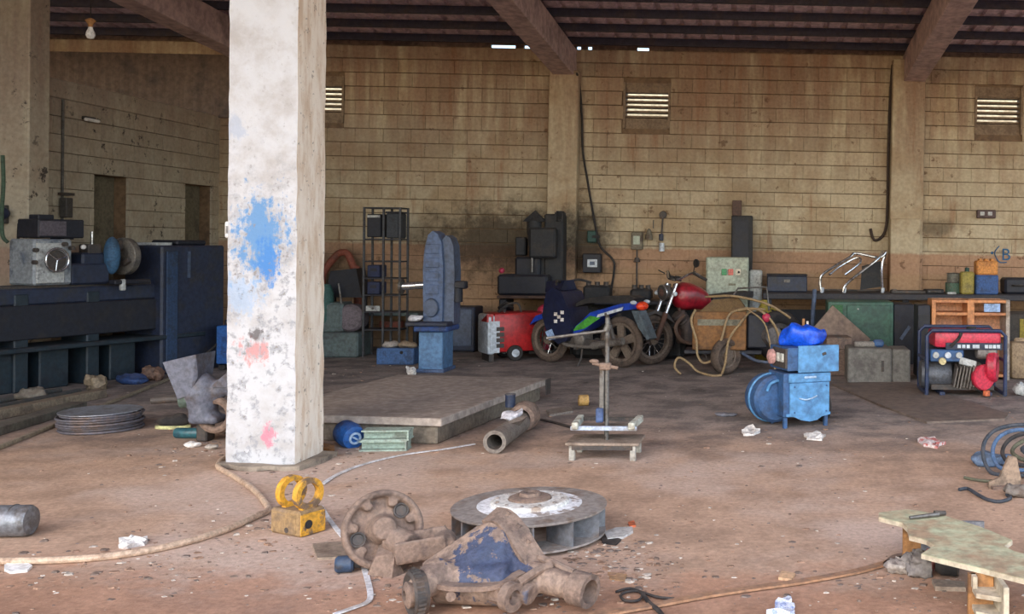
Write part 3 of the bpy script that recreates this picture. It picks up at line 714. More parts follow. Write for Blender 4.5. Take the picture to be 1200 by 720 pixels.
p = F(1108, 676); pot = thing('black_pot', 'round black pot lying under the bench beside pink cloth', 'pot', (p.x, p.y + .03, 0))
G().lathe([(0, 0), (.06, 0), (.075, .03), (.075, .09), (.07, .1), (.062, .09), (.062, .02), (0, .015)], (-.04, 0, .075), (1, -.2, .0), 24).build('pot_body', BLACK, pot)
G().torus((.06, -.02, .075), .07, .005, (1, -.2, 0), 24, 6).build('pot_rim', DARKM, pot)
slab('grey_plank', [(1092, 684), (1130, 687), (1132, 694), (1096, 693)], 0, .02, M('grey_board', (0, 0, 0)), 'short grey plank on dirt under the bench', 'plank')
tag(G().ribbon([F(u, v, .006) for u, v in ((1040, 664), (1050, 655), (1062, 652))], .05, .01, k=4).build('bent_strip', M('dusty_grey_metal', (128, 108, 96), dust=.4)), 'bent grey metal strip at the belt end beside bench', 'metal strip')
slab('red_plastic_strip', [(1040, 660), (1058, 658), (1056, 662), (1038, 664)], .0, .014, M('red_plastic', (172, 74, 88), dust=.3), 'flat red plastic strip by the belt end', 'plastic strip')

# ================================================================== MIDDLE GROUND
# ---- raised slab (surface plate on a plinth)
A, B = F(517, 491, .2), F(644, 443, .2); ex = (B - A).normalized(); ey = Vector((-ex.y, ex.x, 0)); ctr = A + ex * 1.14 + ey * .76
pl = thing('surface_plate', 'wide dusty slab on a low plinth beside white column', 'slab', (ctr.x, ctr.y, 0), rz=math.atan2(ex.y, ex.x))
SLABT = M('dusty_slab_top', (170, 158, 148), (146, 136, 128), sc=3, dust=.5, bump=.3)
SLABS = M('slab_side', (122, 112, 98), (98, 90, 80), sc=6, dust=.2)
G().box((0, 0, .17), (2.28, 1.52, .06), bev=.006).build('plate', SLABT, pl)
G().box((-.02, .0, .07), (2.16, 1.42, .14), bev=.01).build('plinth', SLABS, pl)
g = G(); g.prism([(1.05, -.775), (1.17, -.775), (1.17, -.765), (1.05, -.765)], .05, .20); g.build('end_plate', DARKM, pl)
# ---- big pipe
a = F(580, 518, .085); b = F(622, 487, .085); pp = thing('exhaust_pipe', 'thick rusty grey pipe lying against the raised slab', 'pipe', (a.x, a.y, 0)); d = b - a
IRON = M('grey_iron', (122, 114, 106), (100, 86, 76), sc=9, rough=.75, dust=.35)
g = G().pipe((0, 0, .085), d + Vector((0, 0, .085)), .075, .055, 28); g.build('tube', IRON, pp)
u_ = d.normalized()
g = G().pipe(u_ * (-.012) + Vector((0, 0, .085)), u_ * .03 + Vector((0, 0, .085)), .082, .055, 28); g.build('collar', IRON, pp)
g = G().lathe([(.076, 0), (.105, .02), (.118, .1), (.118, .18), (.10, .22), (.0, .22)], d * .68 + Vector((0, 0, .115)), u_, 24); g.build('bell_end', RUST, pp)
p_ = d * .3; g = G(); g.hull([tuple(p_ + Vector(q)) for q in ((-.06, .0, .12), (-.03, .05, .15), (.06, .09, .19), (.12, .14, .19), (.1, .06, .17), (0, -.02, .15), (.05, .12, .1))]); g.build('side_lug', IRON, pp)
p = F(603, 492, .17); rag = tag(G().sph((0, 0, .04), (.10, .06, .03), 14).jit(.03, 14, 3).build('rag', M('white_rag', (206, 204, 208), (160, 158, 166), dust=.15), loc=F(600, 493, .155)), 'white rag draped over the rusty grey pipe', 'rag')
rag.rotation_euler = (0, -.1, .9)
p = F(597, 474, .2); pt = thing('paint_can', 'small dark blue can standing on slab edge behind pipe', 'can', F(598, 477, .2))
G().lathe([(0, 0), (.04, 0), (.04, .09), (.043, .092), (.043, .1), (.036, .1), (.0, .095)], n=20).build('can_body', M('navy_can', (30, 44, 70), (44, 48, 56), dust=.1, rough=.4), pt)
G().torus((0, 0, .1), .04, .004, n=20, m=6).build('rim', STEEL, pt)
slab('steel_strip', [(640, 483), (668, 479), (672, 484), (644, 489)], 0, .02, IRON, 'flat grey steel strip on floor behind the pole stand', 'metal strip')
tag(G().ribbon([F(u, v, .004) for u, v in ((632, 492), (650, 496), (672, 502), (690, 504))], .04, .008, k=4).build('curved_strip', M('black_strip', (48, 44, 44), dust=.3)), 'dark curved strip on floor running under pole stand', 'metal strip')
p = F(682, 476); rg = thing('yellow_ring', 'small yellow pipe ring on floor behind pole stand', 'ring', (p.x, p.y, 0))
G().pipe((-.03, 0, .05), (.05, .03, .05), .05, .03, 20).build('ring_body', M('dull_yellow', (186, 148, 84), (130, 108, 78), dust=.3), rg)
# ---- pole stand on a low table
q = F(710, 535); ps = thing('pole_stand', 'tall thin steel pole stand on a small low table base', 'stand', (q.x, q.y, 0))
GREYP = M('scuffed_grey_paint', (172, 168, 158), (126, 112, 98), sc=10, rough=.6, dust=.35)
G().box((0, 0, .115), (.51, .34, .02), bev=.004).build('base_top', M('worn_plate', (146, 130, 116), (118, 100, 86), dust=.5), ps)
for sx_ in (-1, 1):
    for sy_ in (-1, 1): G().box((sx_ * .21, sy_ * .14, .053), (.04, .04, .106), bev=.004).build('leg', GREYP, ps)
G().box((0, -.155, .09), (.42, .02, .03)).build('apron', DARKM, ps)
for sx_ in (-1, 1): G().box((sx_ * .205, .03, .235), (.045, .33, .05), rot=(0, 0, sx_ * -.06), bev=.006).build('frame_rail', M('white_green_paint', (198, 202, 190), (150, 140, 124), dust=.25), ps)
G().box((0, -.10, .215), (.46, .03, .03), bev=.004).build('frame_bar', M('light_blue_bar', (178, 192, 212), (150, 146, 146), dust=.2), ps)
G().box((0, .17, .235), (.40, .025, .025)).build('frame_bar', DARKM, ps)
G().box((.0, .03, .205), (.36, .22, .01)).build('tray', IRON, ps)
G().cyl((.01, -.04, .12), (.01, -.04, .98), .016, n=12).build('pole', STEEL, ps)
G().box((-.025, -.04, .45), (.035, .03, .40), bev=.004).build('channel', STEEL, ps)
G().box((-.035, -.06, .30), (.05, .05, .10), bev=.006).build('clamp_block', M('blue_clamp', (70, 92, 134), dust=.2), ps)
g = G(); g.box((.0, -.05, .64), (.08, .06, .05), bev=.008); g.cyl((-.09, -.05, .66), (.09, -.06, .63), .012); g.sph((-.08, -.05, .675), (.035, .02, .015)); g.build('clamp', RUST, ps)
G().cyl((.01, -.05, .89), (-.42, -.02, .83), .011, n=10).build('arm', STEEL, ps)
G().cyl((.0, -.04, .885), (.02, -.04, .935), .024, n=12).build('collar', STEEL, ps)
# ---- blue motor and green channels by the column
p = F(410, 524); bm2 = thing('blue_motor', 'bright blue round motor housing lying beside the raised slab', 'motor', (p.x, p.y, 0), rz=.35)
BLUE = M('bright_blue_paint', (28, 88, 158), (24, 62, 112), dust=.15, rough=.5)
ax = Vector((.45, -.85, -.15)).normalized(); c_ = Vector((-.04, .08, .098))
G().lathe([(0, -.02), (.075, -.02), (.09, .0), (.095, .1), (.082, .155), (.05, .165), (.0, .165)], c_, ax, 28).build('housing', BLUE, bm2)
G().lathe([(.03, .166), (.045, .166), (.045, .174), (.03, .174)], c_, ax, 24, close=True).build('badge_ring', M('pale_blue', (170, 196, 224), dust=.1), bm2)
G().box(c_ + ax * .17, (.045, .008, .012), rot=(0, .6, .5)).build('badge_bar', MATS['pale_blue'], bm2)
GREEN = M('pale_green_steel', (156, 176, 164), (122, 130, 120), sc=9, rough=.6, dust=.3)
for k, (z, sh, lb) in enumerate(((0, 0, 'lower pale green steel channel of the pair beside slab'), (.075, .015, 'upper pale green steel channel stacked on its twin beside slab'))):
    p = F(450, 528); ch = thing('steel_channel', lb, 'channel', (p.x + sh, p.y + .03, z), rz=.10, group='pale green steel channels')
    G().box((0, 0, .005), (.33, .14, .01)).build('web', GREEN, ch); G().box((0, 0, .069), (.33, .14, .01)).build('web', GREEN, ch)
    G().box((0, .0, .037), (.33, .01, .054)).build('flange', GREEN, ch)
    G().box((.155, .0, .037), (.012, .13, .054)).build('end_rib', GREEN, ch)
p = F(455, 505); bx_ = tag(G().box((0, 0, .06), (.22, .05, .12), rot=(0, 0, .1), bev=.006).build('grey_box', M('blue_grey_tin', (150, 160, 172), (168, 160, 146), sc=5, dust=.2), loc=F(456, 516) + Vector((.02, -.02, 0))), 'pale blue-grey tin box behind green channels', 'tin box')
slab('plank_offcut', [(377, 522), (392, 525), (392, 531), (377, 528)], 0, .02, BWOOD, 'short tan plank between column and blue motor', 'plank')
# ---- blue cabinet on wheel with blue bag
q = F(936, 500); bc = thing('blue_cabinet', 'light blue steel tool cabinet with stacked drawers and side drum', 'cabinet', (q.x, q.y + .1, 0), rz=math.radians(24))
LB = M('light_blue_paint', (84, 140, 188), (70, 116, 160), sc=4, rough=.5, dust=.18, bump=.1)
DB = M('mid_blue_paint', (50, 88, 134), (44, 66, 96), sc=5, rough=.55, dust=.2)
G().box((0, 0, .27), (.42, .32, .36), bev=.008).build('body', DB, bc)
g = G().box((.02, -.165, .235), (.36, .02, .27), bev=.005); dr = g.build('door', LB, bc)
G().tube([(-.08, -.18, .245), (-.02, -.195, .235), (.05, -.19, .25), (.08, -.18, .26)], .006, k=4).build('handle', M('pale_blue', (0, 0, 0)), dr)
for q_ in ((-.12, .34), (.17, .34), (-.12, .13), (.17, .13)): G().cyl((q_[0], -.176, q_[1]), (q_[0], -.181, q_[1]), .008, n=8).build('bolt', DB, dr)
d2 = G().box((.02, -.165, .41), (.38, .025, .075), bev=.005).build('drawer', LB, bc)
G().box((.02, -.182, .415), (.11, .012, .018), bev=.004).build('handle', M('pale_blue', (0, 0, 0)), d2)
sk_ = [(-.19, .10), (-.12, .095), (-.06, .065), (.02, .05), (.09, .06), (.13, .085), (.21, .10), (.21, .12), (-.19, .12)]
G().prism(sk_, -.008, .008, Matrix.Translation((0, -.165, 0)) @ Euler((PI / 2, 0, 0)).to_matrix().to_4x4()).build('skirt', LB, bc)
for sx_ in (-1, 1):
    for sy_ in (-1, 1): G().box((sx_ * .185, sy_ * .13, .05), (.03, .03, .10)).build('foot', DB, bc)
up = G().box((.045, .0, .565), (.46, .36, .19), bev=.006).build('top_box', DB, bc)
G().box((.09, -.185, .565), (.37, .02, .22), bev=.004).build('lid', LB, up)
G().cyl((.12, -.196, .60), (.15, -.2, .61), .012).build('latch', DARKM, up)
G().box((-.192, -.04, .57), (.02, .26, .16), bev=.003).build('gauge_panel', DARKM, up)
for y_ in (-.11, -.03): G().box((-.205, y_, .575), (.012, .05, .07), bev=.003).build('gauge', M('pale_gauge', (206, 208, 200), dust=.1), up)
g = G().lathe([(0, 0), (.05, 0), (.065, .015), (.06, .04), (.03, .055), (0, .058)], (-.20, .06, .57), (-1, 0, 0), 18); g.build('knob', M('rose_plastic', (196, 150, 144), dust=.2), up)
ax = Vector((0, -1, 0)); dm = G().lathe([(0, -.13), (.17, -.13), (.195, -.10), (.195, .10), (.17, .13), (.0, .13)], (-.21, .10, .225), ax, 32).build('drum', DB, bc)
G().torus((-.21, .10, .225), .197, .012, ax, 32, 8).build('band', LB, dm)
G().tube([(-.30, -.03, .30), (-.28, -.055, .36), (-.20, -.055, .38), (-.16, -.04, .33)], .012, k=4).build('grip', LB, dm)
wh = G().lathe([(.05, -.03), (.12, -.03), (.14, -.01), (.14, .01), (.12, .03), (.05, .03)], (.245, .05, .14), (1, 0, 0), 28).build('wheel', BLACK, bc)
p = bc.matrix_world @ Vector((0, 0, 0)); q = Vector(bc.location)
BAG = M('blue_plastic_bag', (22, 84, 214), (16, 62, 176), sc=8, rough=.35, dust=.0, bump=.5, bsc=18)
g = G().sph((0, 0, .075), (.20, .12, .095), 28).jit(.045, 11, 2)
for v in g.b.verts: v.co.z = max(v.co.z, 0)
tag(g.build('plastic_bag', BAG, loc=(q.x + .03, q.y - .02, .661), angle=80), 'crumpled bright blue plastic bag on top of blue cabinet', 'bag')
bo = thing('wood_stick', 'short brown wooden stick standing behind blue bag', 'stick', (q.x + .04, q.y + .155, .661)); G().cyl((0, 0, 0), (.0, .0, .21), .012, n=8).build('shaft', BWOOD, bo)
bo = thing('wood_stick', 'short white stick standing behind blue bag', 'stick', (q.x + .075, q.y + .155, .661)); G().cyl((0, 0, 0), (.0, .0, .19), .010, n=8).build('shaft', PAPER, bo)
# ---- flat steel sheet on the floor
slab('floor_sheet', [(975, 452), (1058, 447), (1120, 468), (1182, 487), (1178, 493), (1086, 497), (1030, 476)], 0, .018, M('dusty_sheet', (116, 102, 92), (98, 88, 82), sc=3, dust=.45), 'flat dusty steel sheet lying on floor before concrete block', 'metal sheet')
p = F(850, 487); lump('rag', 850, 488, (.10, .05, .02), M('blue_grey_rag', (110, 112, 122), dust=.3), 'flattened blue-grey rag on floor beside blue cabinet', 'rag', 4)
slab('paper_sheet', [(870, 507), (880, 503), (892, 507), (884, 511), (872, 511)], 0, .008, PAPER, 'pale paper scrap on floor before the cabinet drum', 'paper')

# ---- coil of steel rings
p = F(118, 503); RING = M('ring_steel', (112, 112, 122), (120, 104, 96), sc=6, rough=.5, metal=.3, dust=.3)
cr_ = thing('ring_coil', 'stack of thin grey steel hoops lying flat on floor', 'coil', (p.x, p.y, 0))
for k in range(7):
    r = .285 + random.uniform(-.012, .012); G().torus((random.uniform(-.012, .012), random.uniform(-.012, .012), .014 + k * .019), r, .0095, n=40, m=6).build('hoop', RING, cr_)
G().lathe([(0, .138), (.25, .14), (.285, .144), (.285, .15), (.25, .148), (0, .146)], n=40).build('lid_disc', M('bright_tin', (172, 178, 188), (140, 138, 138), metal=.5, rough=.35, dust=.15), cr_)
slab('dark_plate', [(130, 486), (144, 475), (160, 485), (166, 493), (146, 496)], .0, .012, M('dark_sheet', (56, 54, 62), dust=.2), 'dark triangular steel plate behind stack of hoops', 'plate')
# ---- vise machine by the column
q = F(228, 520); vs = thing('bench_vise', 'large grey bench vise with flared jaws beside white column', 'vise', (q.x, q.y + .08, 0))
VG = M('vise_grey', (104, 108, 122), (86, 80, 82), sc=7, rough=.55, dust=.25)
g = G(); g.sph((0, 0, .36), (.13, .12, .16), 20); g.cyl((.02, 0, .16), (.02, 0, .34), .10); g.tube([(.08, 0, .34), (.17, 0, .41), (.25, 0, .40), (.29, 0, .30), (.29, 0, .16)], .07, n=12, k=4)
g.box((.05, 0, .17), (.22, .18, .06), bev=.02); g.cast('vise_body', VG, vs, vox=.014, it=3)
Mq = Matrix.Translation((-.10, 0, .46)) @ Euler((0, -.32, 0)).to_matrix().to_4x4()
g = G(); g.hull([Mq @ Vector(q_) for q_ in ((-.05, -.11, -.12), (.05, -.11, -.12), (-.05, .11, -.12), (.05, .11, -.12), (-.06, -.13, .17), (.19, -.13, .15), (-.06, .13, .17), (.19, .13, .15), (.14, -.1, -.0), (.14, .1, 0))]); g.build('jaw', VG, vs)
g = G(); g.hull([Vector(q_) for q_ in ((.12, -.10, .42), (.16, .1, .42), (.30, -.12, .57), (.34, .12, .57), (.26, -.1, .42), (.26, .1, .42))]); g.build('jaw', VG, vs)
G().cyl((-.33, -.06, .31), (.0, -.02, .33), .026, n=14).build('screw', DARKM, vs); G().cyl((-.12, -.055, .31), (-.06, -.045, .315), .055, n=16).build('collar', M('green_grey', (92, 110, 98), dust=.2), vs)
g = G().torus((.12, -.02, .2), .11, .03, (0, 1, 0), 24, 8); g.build('swivel_ring', RUST, vs)
G().box((.30, 0, .09), (.12, .16, .18), bev=.01).build('block', IRON, vs); G().box((.02, .03, .07), (.08, .12, .14), bev=.01).build('block', DARKM, vs)
p = F(206, 503); sh = thing('rubber_shoe', 'black and pale yellow shoe lying under the bench vise', 'shoe', (p.x - .04, p.y + .03, 0), rz=.1)
g = G().sph((0, 0, .055), (.13, .05, .05), 16); g.sph((.05, 0, .075), (.06, .045, .05), 12); g.cast('upper', BLACK, sh, vox=.012, it=2)
G().prism([(.135 * math.cos(a) , .052 * math.sin(a)) for a in [2 * PI * i / 20 for i in range(20)]], 0, .025).build('sole', M('pale_yellow', (206, 206, 150), dust=.2), sh)
p = F(232, 512); bo = thing('teal_bottle', 'teal plastic bottle lying under the bench vise', 'bottle', (p.x, p.y - .05, 0))
G().lathe([(0, 0), (.035, 0), (.04, .01), (.04, .17), (.03, .2), (.014, .215), (.014, .235), (0, .235)], (-.13, -.02, .04), (1, .02, 0), 20).build('bottle_body', M('teal_plastic', (42, 96, 106), (30, 70, 84), dust=.15, rough=.35), bo)
G().cyl((.105, -.02, .04), (.125, -.02, .04), .017).build('cap', PAPER, bo)
lump('stone', 226, 524, (.06, .04, .02), PAPER, 'flat whitish rubble piece before the bench vise', 'rubble', 3)
lump('stone', 248, 527, (.05, .03, .018), M('chalk', (188, 180, 170), dust=.2), 'greyish rubble piece between vise and column', 'rubble', 8)

# ---- long bars on the floor at the left
OLIVE = M('olive_steel', (96, 94, 84), (80, 74, 68), sc=5, rough=.7, dust=.35)
def bar(name, u0, v0, u1, v1, w_, h_, mat, label, cat='steel bar', group=None, z=0, ang=False):
    a, b = F(u0, v0), F(u1, v1); m_ = (a + b) / 2; d = b - a; g = G()
    if ang: g.box((0, 0, .004), (d.length, w_, .008)); g.box((0, w_ / 2, h_ / 2), (d.length, .008, h_))
    else: g.box((0, 0, h_ / 2), (d.length, w_, h_), bev=.006)
    o = g.build(name, mat, loc=(m_.x, m_.y, z), rot=(0, 0, math.atan2(d.y, d.x))); return tag(o, label, cat, group)
bar('angle_iron', -30, 539, 203, 444, .03, .03, M('pale_angle_steel', (150, 138, 116), (120, 108, 92), dust=.3), 'long thin pale angle iron running past stack of hoops')
bar('steel_rail', -40, 520, 92, 480, .14, .07, OLIVE, 'wide olive steel rail next to the pale angle iron')
bar('steel_rail', -40, 499, 118, 466, .13, .08, M('tan_rail', (136, 122, 102), (108, 96, 82), dust=.4), 'tan dusty steel rail between olive rail and round bars')
for u0, v0, u1, v1, r, lb in ((-20, 487, 92, 464, .035, 'thick dark round bar lying before the lathe'), (-20, 478, 70, 461, .028, 'thinner dark round bar between thick bar and lathe')):
    a, b = F(u0, v0), F(u1, v1); m_ = a; tag(G().cyl((0, 0, r), (b - a) + Vector((0, 0, r)), r, n=14).build('round_bar', M('dark_bar', (66, 72, 72), (82, 76, 70), dust=.3, rough=.5), loc=a), lb, 'steel bar')

# ================================================================== BACK: machines along the walls
NAVY = M('navy_machine_paint', (34, 44, 66), (44, 46, 54), sc=5, rough=.55, dust=.12)
NAVYD = M('near_black_paint', (24, 28, 40), (36, 34, 38), sc=5, rough=.6, dust=.1)
SLATE = M('slate_machine_paint', (74, 88, 112), (58, 66, 82), sc=5, rough=.5, dust=.12)
PALEG = M('pale_grey_paint', (176, 178, 176), (128, 128, 128), sc=8, lo=.52, hi=.62, rough=.5, dust=.1)
TEAL = M('dark_teal_paint', (26, 42, 52), (24, 34, 44), sc=5, rough=.55, dust=.15)
# ---- lathe
a = Vector((-7.32, 9.6, 0)); b = Vector((-6.52, 12.0, 0)); d = (b - a); Lr = d.length; ang = math.atan2(d.y, d.x)
lt = thing('metal_lathe', 'long dark blue metal lathe with large faceplate by wall with doors', 'lathe', a, rz=ang)
def lx(u):      # length along the lathe front where the photo column u crosses it
    r = ray(u, 400); den = r.x * d.y - r.y * d.x
    t = (a.x * d.y - a.y * d.x) / den; p_ = Vector((r.x * t, r.y * t, 0)); return (p_ - a).length * (1 if (p_ - a).dot(d) > 0 else -1)
BEDZ = 1.02
G().box((.85, .25, BEDZ - .09), (2.75, .42, .16), bev=.015).build('bed', NAVY, lt)
for y_ in (.12, .36): G().box((.85, y_, BEDZ), (2.75, .05, .03)).build('slideway', DARKM, lt)
G().box((.85, .22, BEDZ - .34), (2.7, .40, .34), bev=.01).build('front_apron', NAVYD, lt)
G().box((.95, .16, .42), (2.5, .48, .05), bev=.01).build('chip_tray', TEAL, lt)
for x_ in (-.25, lx(28), lx(112)): G().box((x_, .22, .48), (.14, .38, .96), bev=.012).build('leg', TEAL, lt)
for x_ in (lx(8), lx(70), lx(150)): G().box((x_, .24, .20), (.30, .34, .40), bev=.012).build('plinth_box', TEAL, lt)
x0, x1 = lx(41), lx(86)
gb = G().box(((x0 + x1) / 2, .2, BEDZ + .25), (x1 - x0, .36, .46), bev=.02).build('gearbox', M('faded_grey_box', (140, 146, 150), (88, 98, 112), sc=6, rough=.5, dust=.1), lt)
G().box(((x0 + x1) / 2 - .04, .012, BEDZ + .24), ((x1 - x0) * .72, .02, .40), bev=.006).build('face_plate', PALEG, gb)
xc = lx(62); wzc = BEDZ + .27
G().torus((xc, -.05, wzc), .115, .012, (0, 1, 0), 32, 8).build('handwheel', CHROME, gb)
g = G().lathe([(0, 0), (.09, 0), (.10, .02), (.10, .04), (0, .05)], (xc, .0, wzc), (0, -1, 0), 28); g.build('dial', DARKM, gb)
for k in range(3):
    a_ = 2 * PI * k / 3 + .4; G().cyl((xc, -.05, wzc), (xc + .11 * math.cos(a_), -.05, wzc + .11 * math.sin(a_)), .008, n=6).build('spoke', CHROME, gb)
for dx_, dz_ in ((-.19, .10), (-.2, -.02), (.1, .16), (.17, .12)): G().cyl((xc + dx_, .0, wzc + dz_), (xc + dx_, -.04, wzc + dz_), .022, n=10).build('knob', DARKM, gb)
x0, x1 = lx(50), lx(104)
cb = G().box(((x0 + x1) / 2, .22, BEDZ + .585), (x1 - x0, .30, .19), bev=.012).build('control_box', NAVYD, lt)
G().box((x0 + (x1 - x0) * .3, .065, BEDZ + .585), ((x1 - x0) * .56, .015, .15), bev=.004).build('cover', M('plum_grey', (86, 80, 88), dust=.15), cb)
G().box(((x0 + x1) / 2 - .1, .22, BEDZ + .70), (.16, .14, .05), bev=.008).build('terminal', NAVYD, cb)
G().box((lx(90), .22, BEDZ + .50), (.10, .2, .05)).build('pillar', NAVYD, cb)
xm = (lx(86) + lx(132)) / 2
cg = G(); cg.box((xm, .22, BEDZ + .12), (lx(132) - lx(86), .36, .22), bev=.02); cg.box((xm + .06, .2, BEDZ + .27), (.26, .26, .14), bev=.02); cg.build('carriage', NAVY, lt)
G().box((xm + .08, .16, BEDZ + .37), (.15, .15, .12), bev=.012).build('tool_post', DARKM, lt)
G().cyl((xm + .05, .1, BEDZ + .43), (xm + .05, .1, BEDZ + .56), .014, n=8).build('lever', CHROME, lt); G().sph((xm - .1, .02, BEDZ + .40), .026).build('lever_ball', PAPER, lt)
xf = lx(152)
G().lathe([(.03, -.06), (.17, -.06), (.20, -.045), (.20, .02), (.185, .03), (.10, .03), (.10, .0), (.0, .0)], (xf, .10, BEDZ + .30), (-1, 0, 0), 36).build('faceplate', M('worn_disc', (118, 112, 104), (84, 82, 82), rough=.45, metal=.3, dust=.1), lt)
for k in range(3):
    a_ = 2 * PI * k / 3; G().box((xf - .045, .10 + .12 * math.sin(a_), BEDZ + .30 + .12 * math.cos(a_)), (.05, .05, .10), rot=(a_, 0, 0), bev=.006).build('jaw', DARKM, lt)
G().sph((xf - .18, .04, BEDZ + .31), (.075, .085, .20), 18).build('splash_guard', M('teal_blue', (52, 90, 122), (44, 70, 92), dust=.1), lt)
G().box((xf - .05, -.06, BEDZ + .03), (.42, .10, .05), bev=.01).build('slide_tray', NAVYD, lt)
G().box((xf - .16, -.09, BEDZ + .0), (.05, .05, .12), bev=.01).build('bracket', PALEG, lt)
x0, x1 = lx(184), lx(250)
hs = G().box(((x0 + x1) / 2 + .05, .22, .72), (x1 - x0 + .1, .56, 1.44), bev=.02).build('headstock_cabinet', NAVY, lt)
G().box((x0 + .12, -.072, .75), (.14, .02, 1.25), bev=.006).build('door_panel', M('navy_blue_panel', (40, 62, 92), (36, 50, 70), dust=.1), hs)
G().box((x0 + .34, -.07, 1.22), (.03, .015, .3)).build('door_handle', SLATE, hs)
G().box((x0 + .1, .2, 1.455), (.20, .35, .03)).build('top_tray', PALEG, hs)
g = G().box((x0 + .46, .22, 1.47), (.40, .4, .06), bev=.02); g.build('cover_lid', NAVYD, hs)
# machine clutter on floor before the lathe
lump('tan_stone', 112, 457, (.10, .09, .075), M('tan_stone', (150, 132, 108), dust=.3), 'squarish tan stone on floor before the lathe legs', 'stone', 2)
lump('blue_rag', 155, 450, (.16, .10, .05), M('blue_rag', (40, 66, 112), (30, 46, 76), dust=.15), 'crumpled dark blue rag on floor below lathe faceplate', 'rag', 6)
lump('brown_bag', 178, 446, (.10, .08, .08), M('brown_bag', (122, 92, 76), dust=.2), 'small brown bag beside blue rag below lathe', 'bag', 7)
lump('rubble_lump', 40, 470, (.14, .09, .07), M('grey_rubble', (116, 108, 96), dust=.4), 'grey rubble lump beside lathe plinth', 'rubble', 11)
# blue welding cabinet behind the column
q = F(264, 435); wc = thing('blue_welder_box', 'bright blue steel box half hidden behind white column', 'steel box', (q.x + .05, q.y + .15, 0))
G().box((.04, 0, .30), (.38, .34, .44), bev=.012).build('case', BLUE, wc)
for s_ in (-.12, .18): G().cyl((s_, -.10, .04), (s_, .10, .04), .04, n=14).build('castor', BLACK, wc); G().box((s_, 0, .075), (.06, .2, .03)).build('castor_bracket', DARKM, wc)
G().lathe([(0, 0), (.05, 0), (.05, .02), (0, .02)], (.07, -.172, .33), (0, -1, 0), 18).build('dial', NAVYD, wc)
G().tube([(-.12, -.02, .52), (-.12, -.02, .57), (.18, -.02, .57), (.18, -.02, .52)], .012).build('handle', NAVYD, wc)
tag(G().tube([tuple(q + Vector(v_)) for v_ in ((-.05, 0.0, .36), (-.16, -.02, .24), (-.32, -.05, .12), (-.5, -.1, .02), (-.62, -.12, .012))], .012, n=8, k=6).build('cable', BLACK), 'black cable trailing from blue steel box to floor', 'cable')

# ---- wall fittings at left
sw = thing('switch_box', 'dark wall switch box with plug on the pier', 'switch', (LX + .13, LY0 - .17, D(20, 262, LY0 - .17).z))
zz = 0; G().box((-.10, -.03, .09), (.16, .06, .19), bev=.008).build('box', M('dark_socket', (70, 66, 62), dust=.1), sw)
g = G().lathe([(0, 0), (.06, 0), (.065, .05), (.04, .09), (0, .1)], (-.04, -.055, .10), (.3, -1, 0), 18); g.build('plug', M('navy_plug', (26, 34, 56), dust=.05), sw); G().box((-.06, -.13, .05), (.03, .03, .03)).build('indicator', PAPER, sw)
pts = [D(u, v, LY0 - .2) for u, v in ((22, 262), (21, 285), (22, 305), (24, 318), (33, 325), (36, 315), (32, 306), (25, 308), (22, 322), (26, 333), (34, 334))]
tag(G().tube(pts, .012, n=8, k=5).build('cable', BLACK), 'black cable looping down the pier from switch box', 'cable')
p1, p2 = (LX + .02, dy(70), 0), 0
tag(G().tube([(LX + .015, dy(71), 3.05), (LX + .015, dy(71), 2.0), (LX + .015, dy(71), 1.55)], .014, n=8).build('conduit', M('grey_conduit', (92, 88, 82), dust=.1)), 'grey vertical conduit pipe on wall left of first door', 'conduit')
jb = thing('junction_box', 'narrow dark junction box on conduit beside first door', 'junction box', (LX, dy(71), 1.74))
G().box((.06, 0, .11), (.08, .11, .22), bev=.008).build('box', M('dark_socket', (0, 0, 0)), jb); G().box((.06, .0, .26), (.09, .14, .03)).build('cap', DARKM, jb)
fx = thing('wall_lamp', 'small white tube lamp on stained wall above first door', 'lamp', (LX, dy(100), 2.85))
G().box((.03, 0, .04), (.05, .18, .04), bev=.006).build('housing', M('dark_socket', (0, 0, 0)), fx); G().cyl((.06, -.1, .02), (.06, .12, .02), .02, n=10).build('tube', PAPER, fx)
tag(G().tube([D(u, v, 9.9) for u, v in ((3, 182), (4, 215), (2, 250), (3, 276))] + [D(9, 284, 9.9)], .018, n=8, k=4).build('hanging_hose', M('moss_green', (60, 82, 62), dust=.1)), 'green hose hanging down the wall before the pier', 'hose')
# hanging bulb
bz = D(106, 46, 10.4); hb_ = thing('hanging_bulb', 'bare white bulb hanging on a cord from roof', 'bulb', (bz.x, bz.y, bz.z))
zr = rz_(10.4) - TILT * bz.x - bz.z
G().tube([(0, 0, .2), (.005, 0, zr * .6), (0, 0, zr)], .004, n=6).build('cord', BLACK, hb_)
G().lathe([(0, 0), (.03, .008), (.045, .04), (.038, .075), (.022, .11), (.02, .13), (0, .13)], n=20).build('glass', M('white_glass', (240, 240, 238), (230, 230, 226), dust=0, rough=.25), hb_)
G().lathe([(.02, .12), (.022, .15), (.05, .19), (.045, .2), (.02, .215), (0, .22)], n=18).build('holder', BWOOD, hb_)
# white box on the column flank
cbx = thing('socket_box', 'small white socket box fixed to column left side', 'socket box', (c0.x, c0.y + .12, D(258, 279, c0.y + .1).z))
G().box((-.03, 0, .055), (.06, .09, .11), bev=.008).build('box', M('white_plastic', (0, 0, 0)), cbx); G().box((-.03, -.047, .055), (.035, .008, .05)).build('face', PALEG, cbx)
G().tube([(-.02, 0, 0), (-.02, -.01, -.06), (-.01, -.01, -.13)], .008, n=6, k=4).build('lead', M('pink_lead', (206, 120, 126), dust=0), cbx)

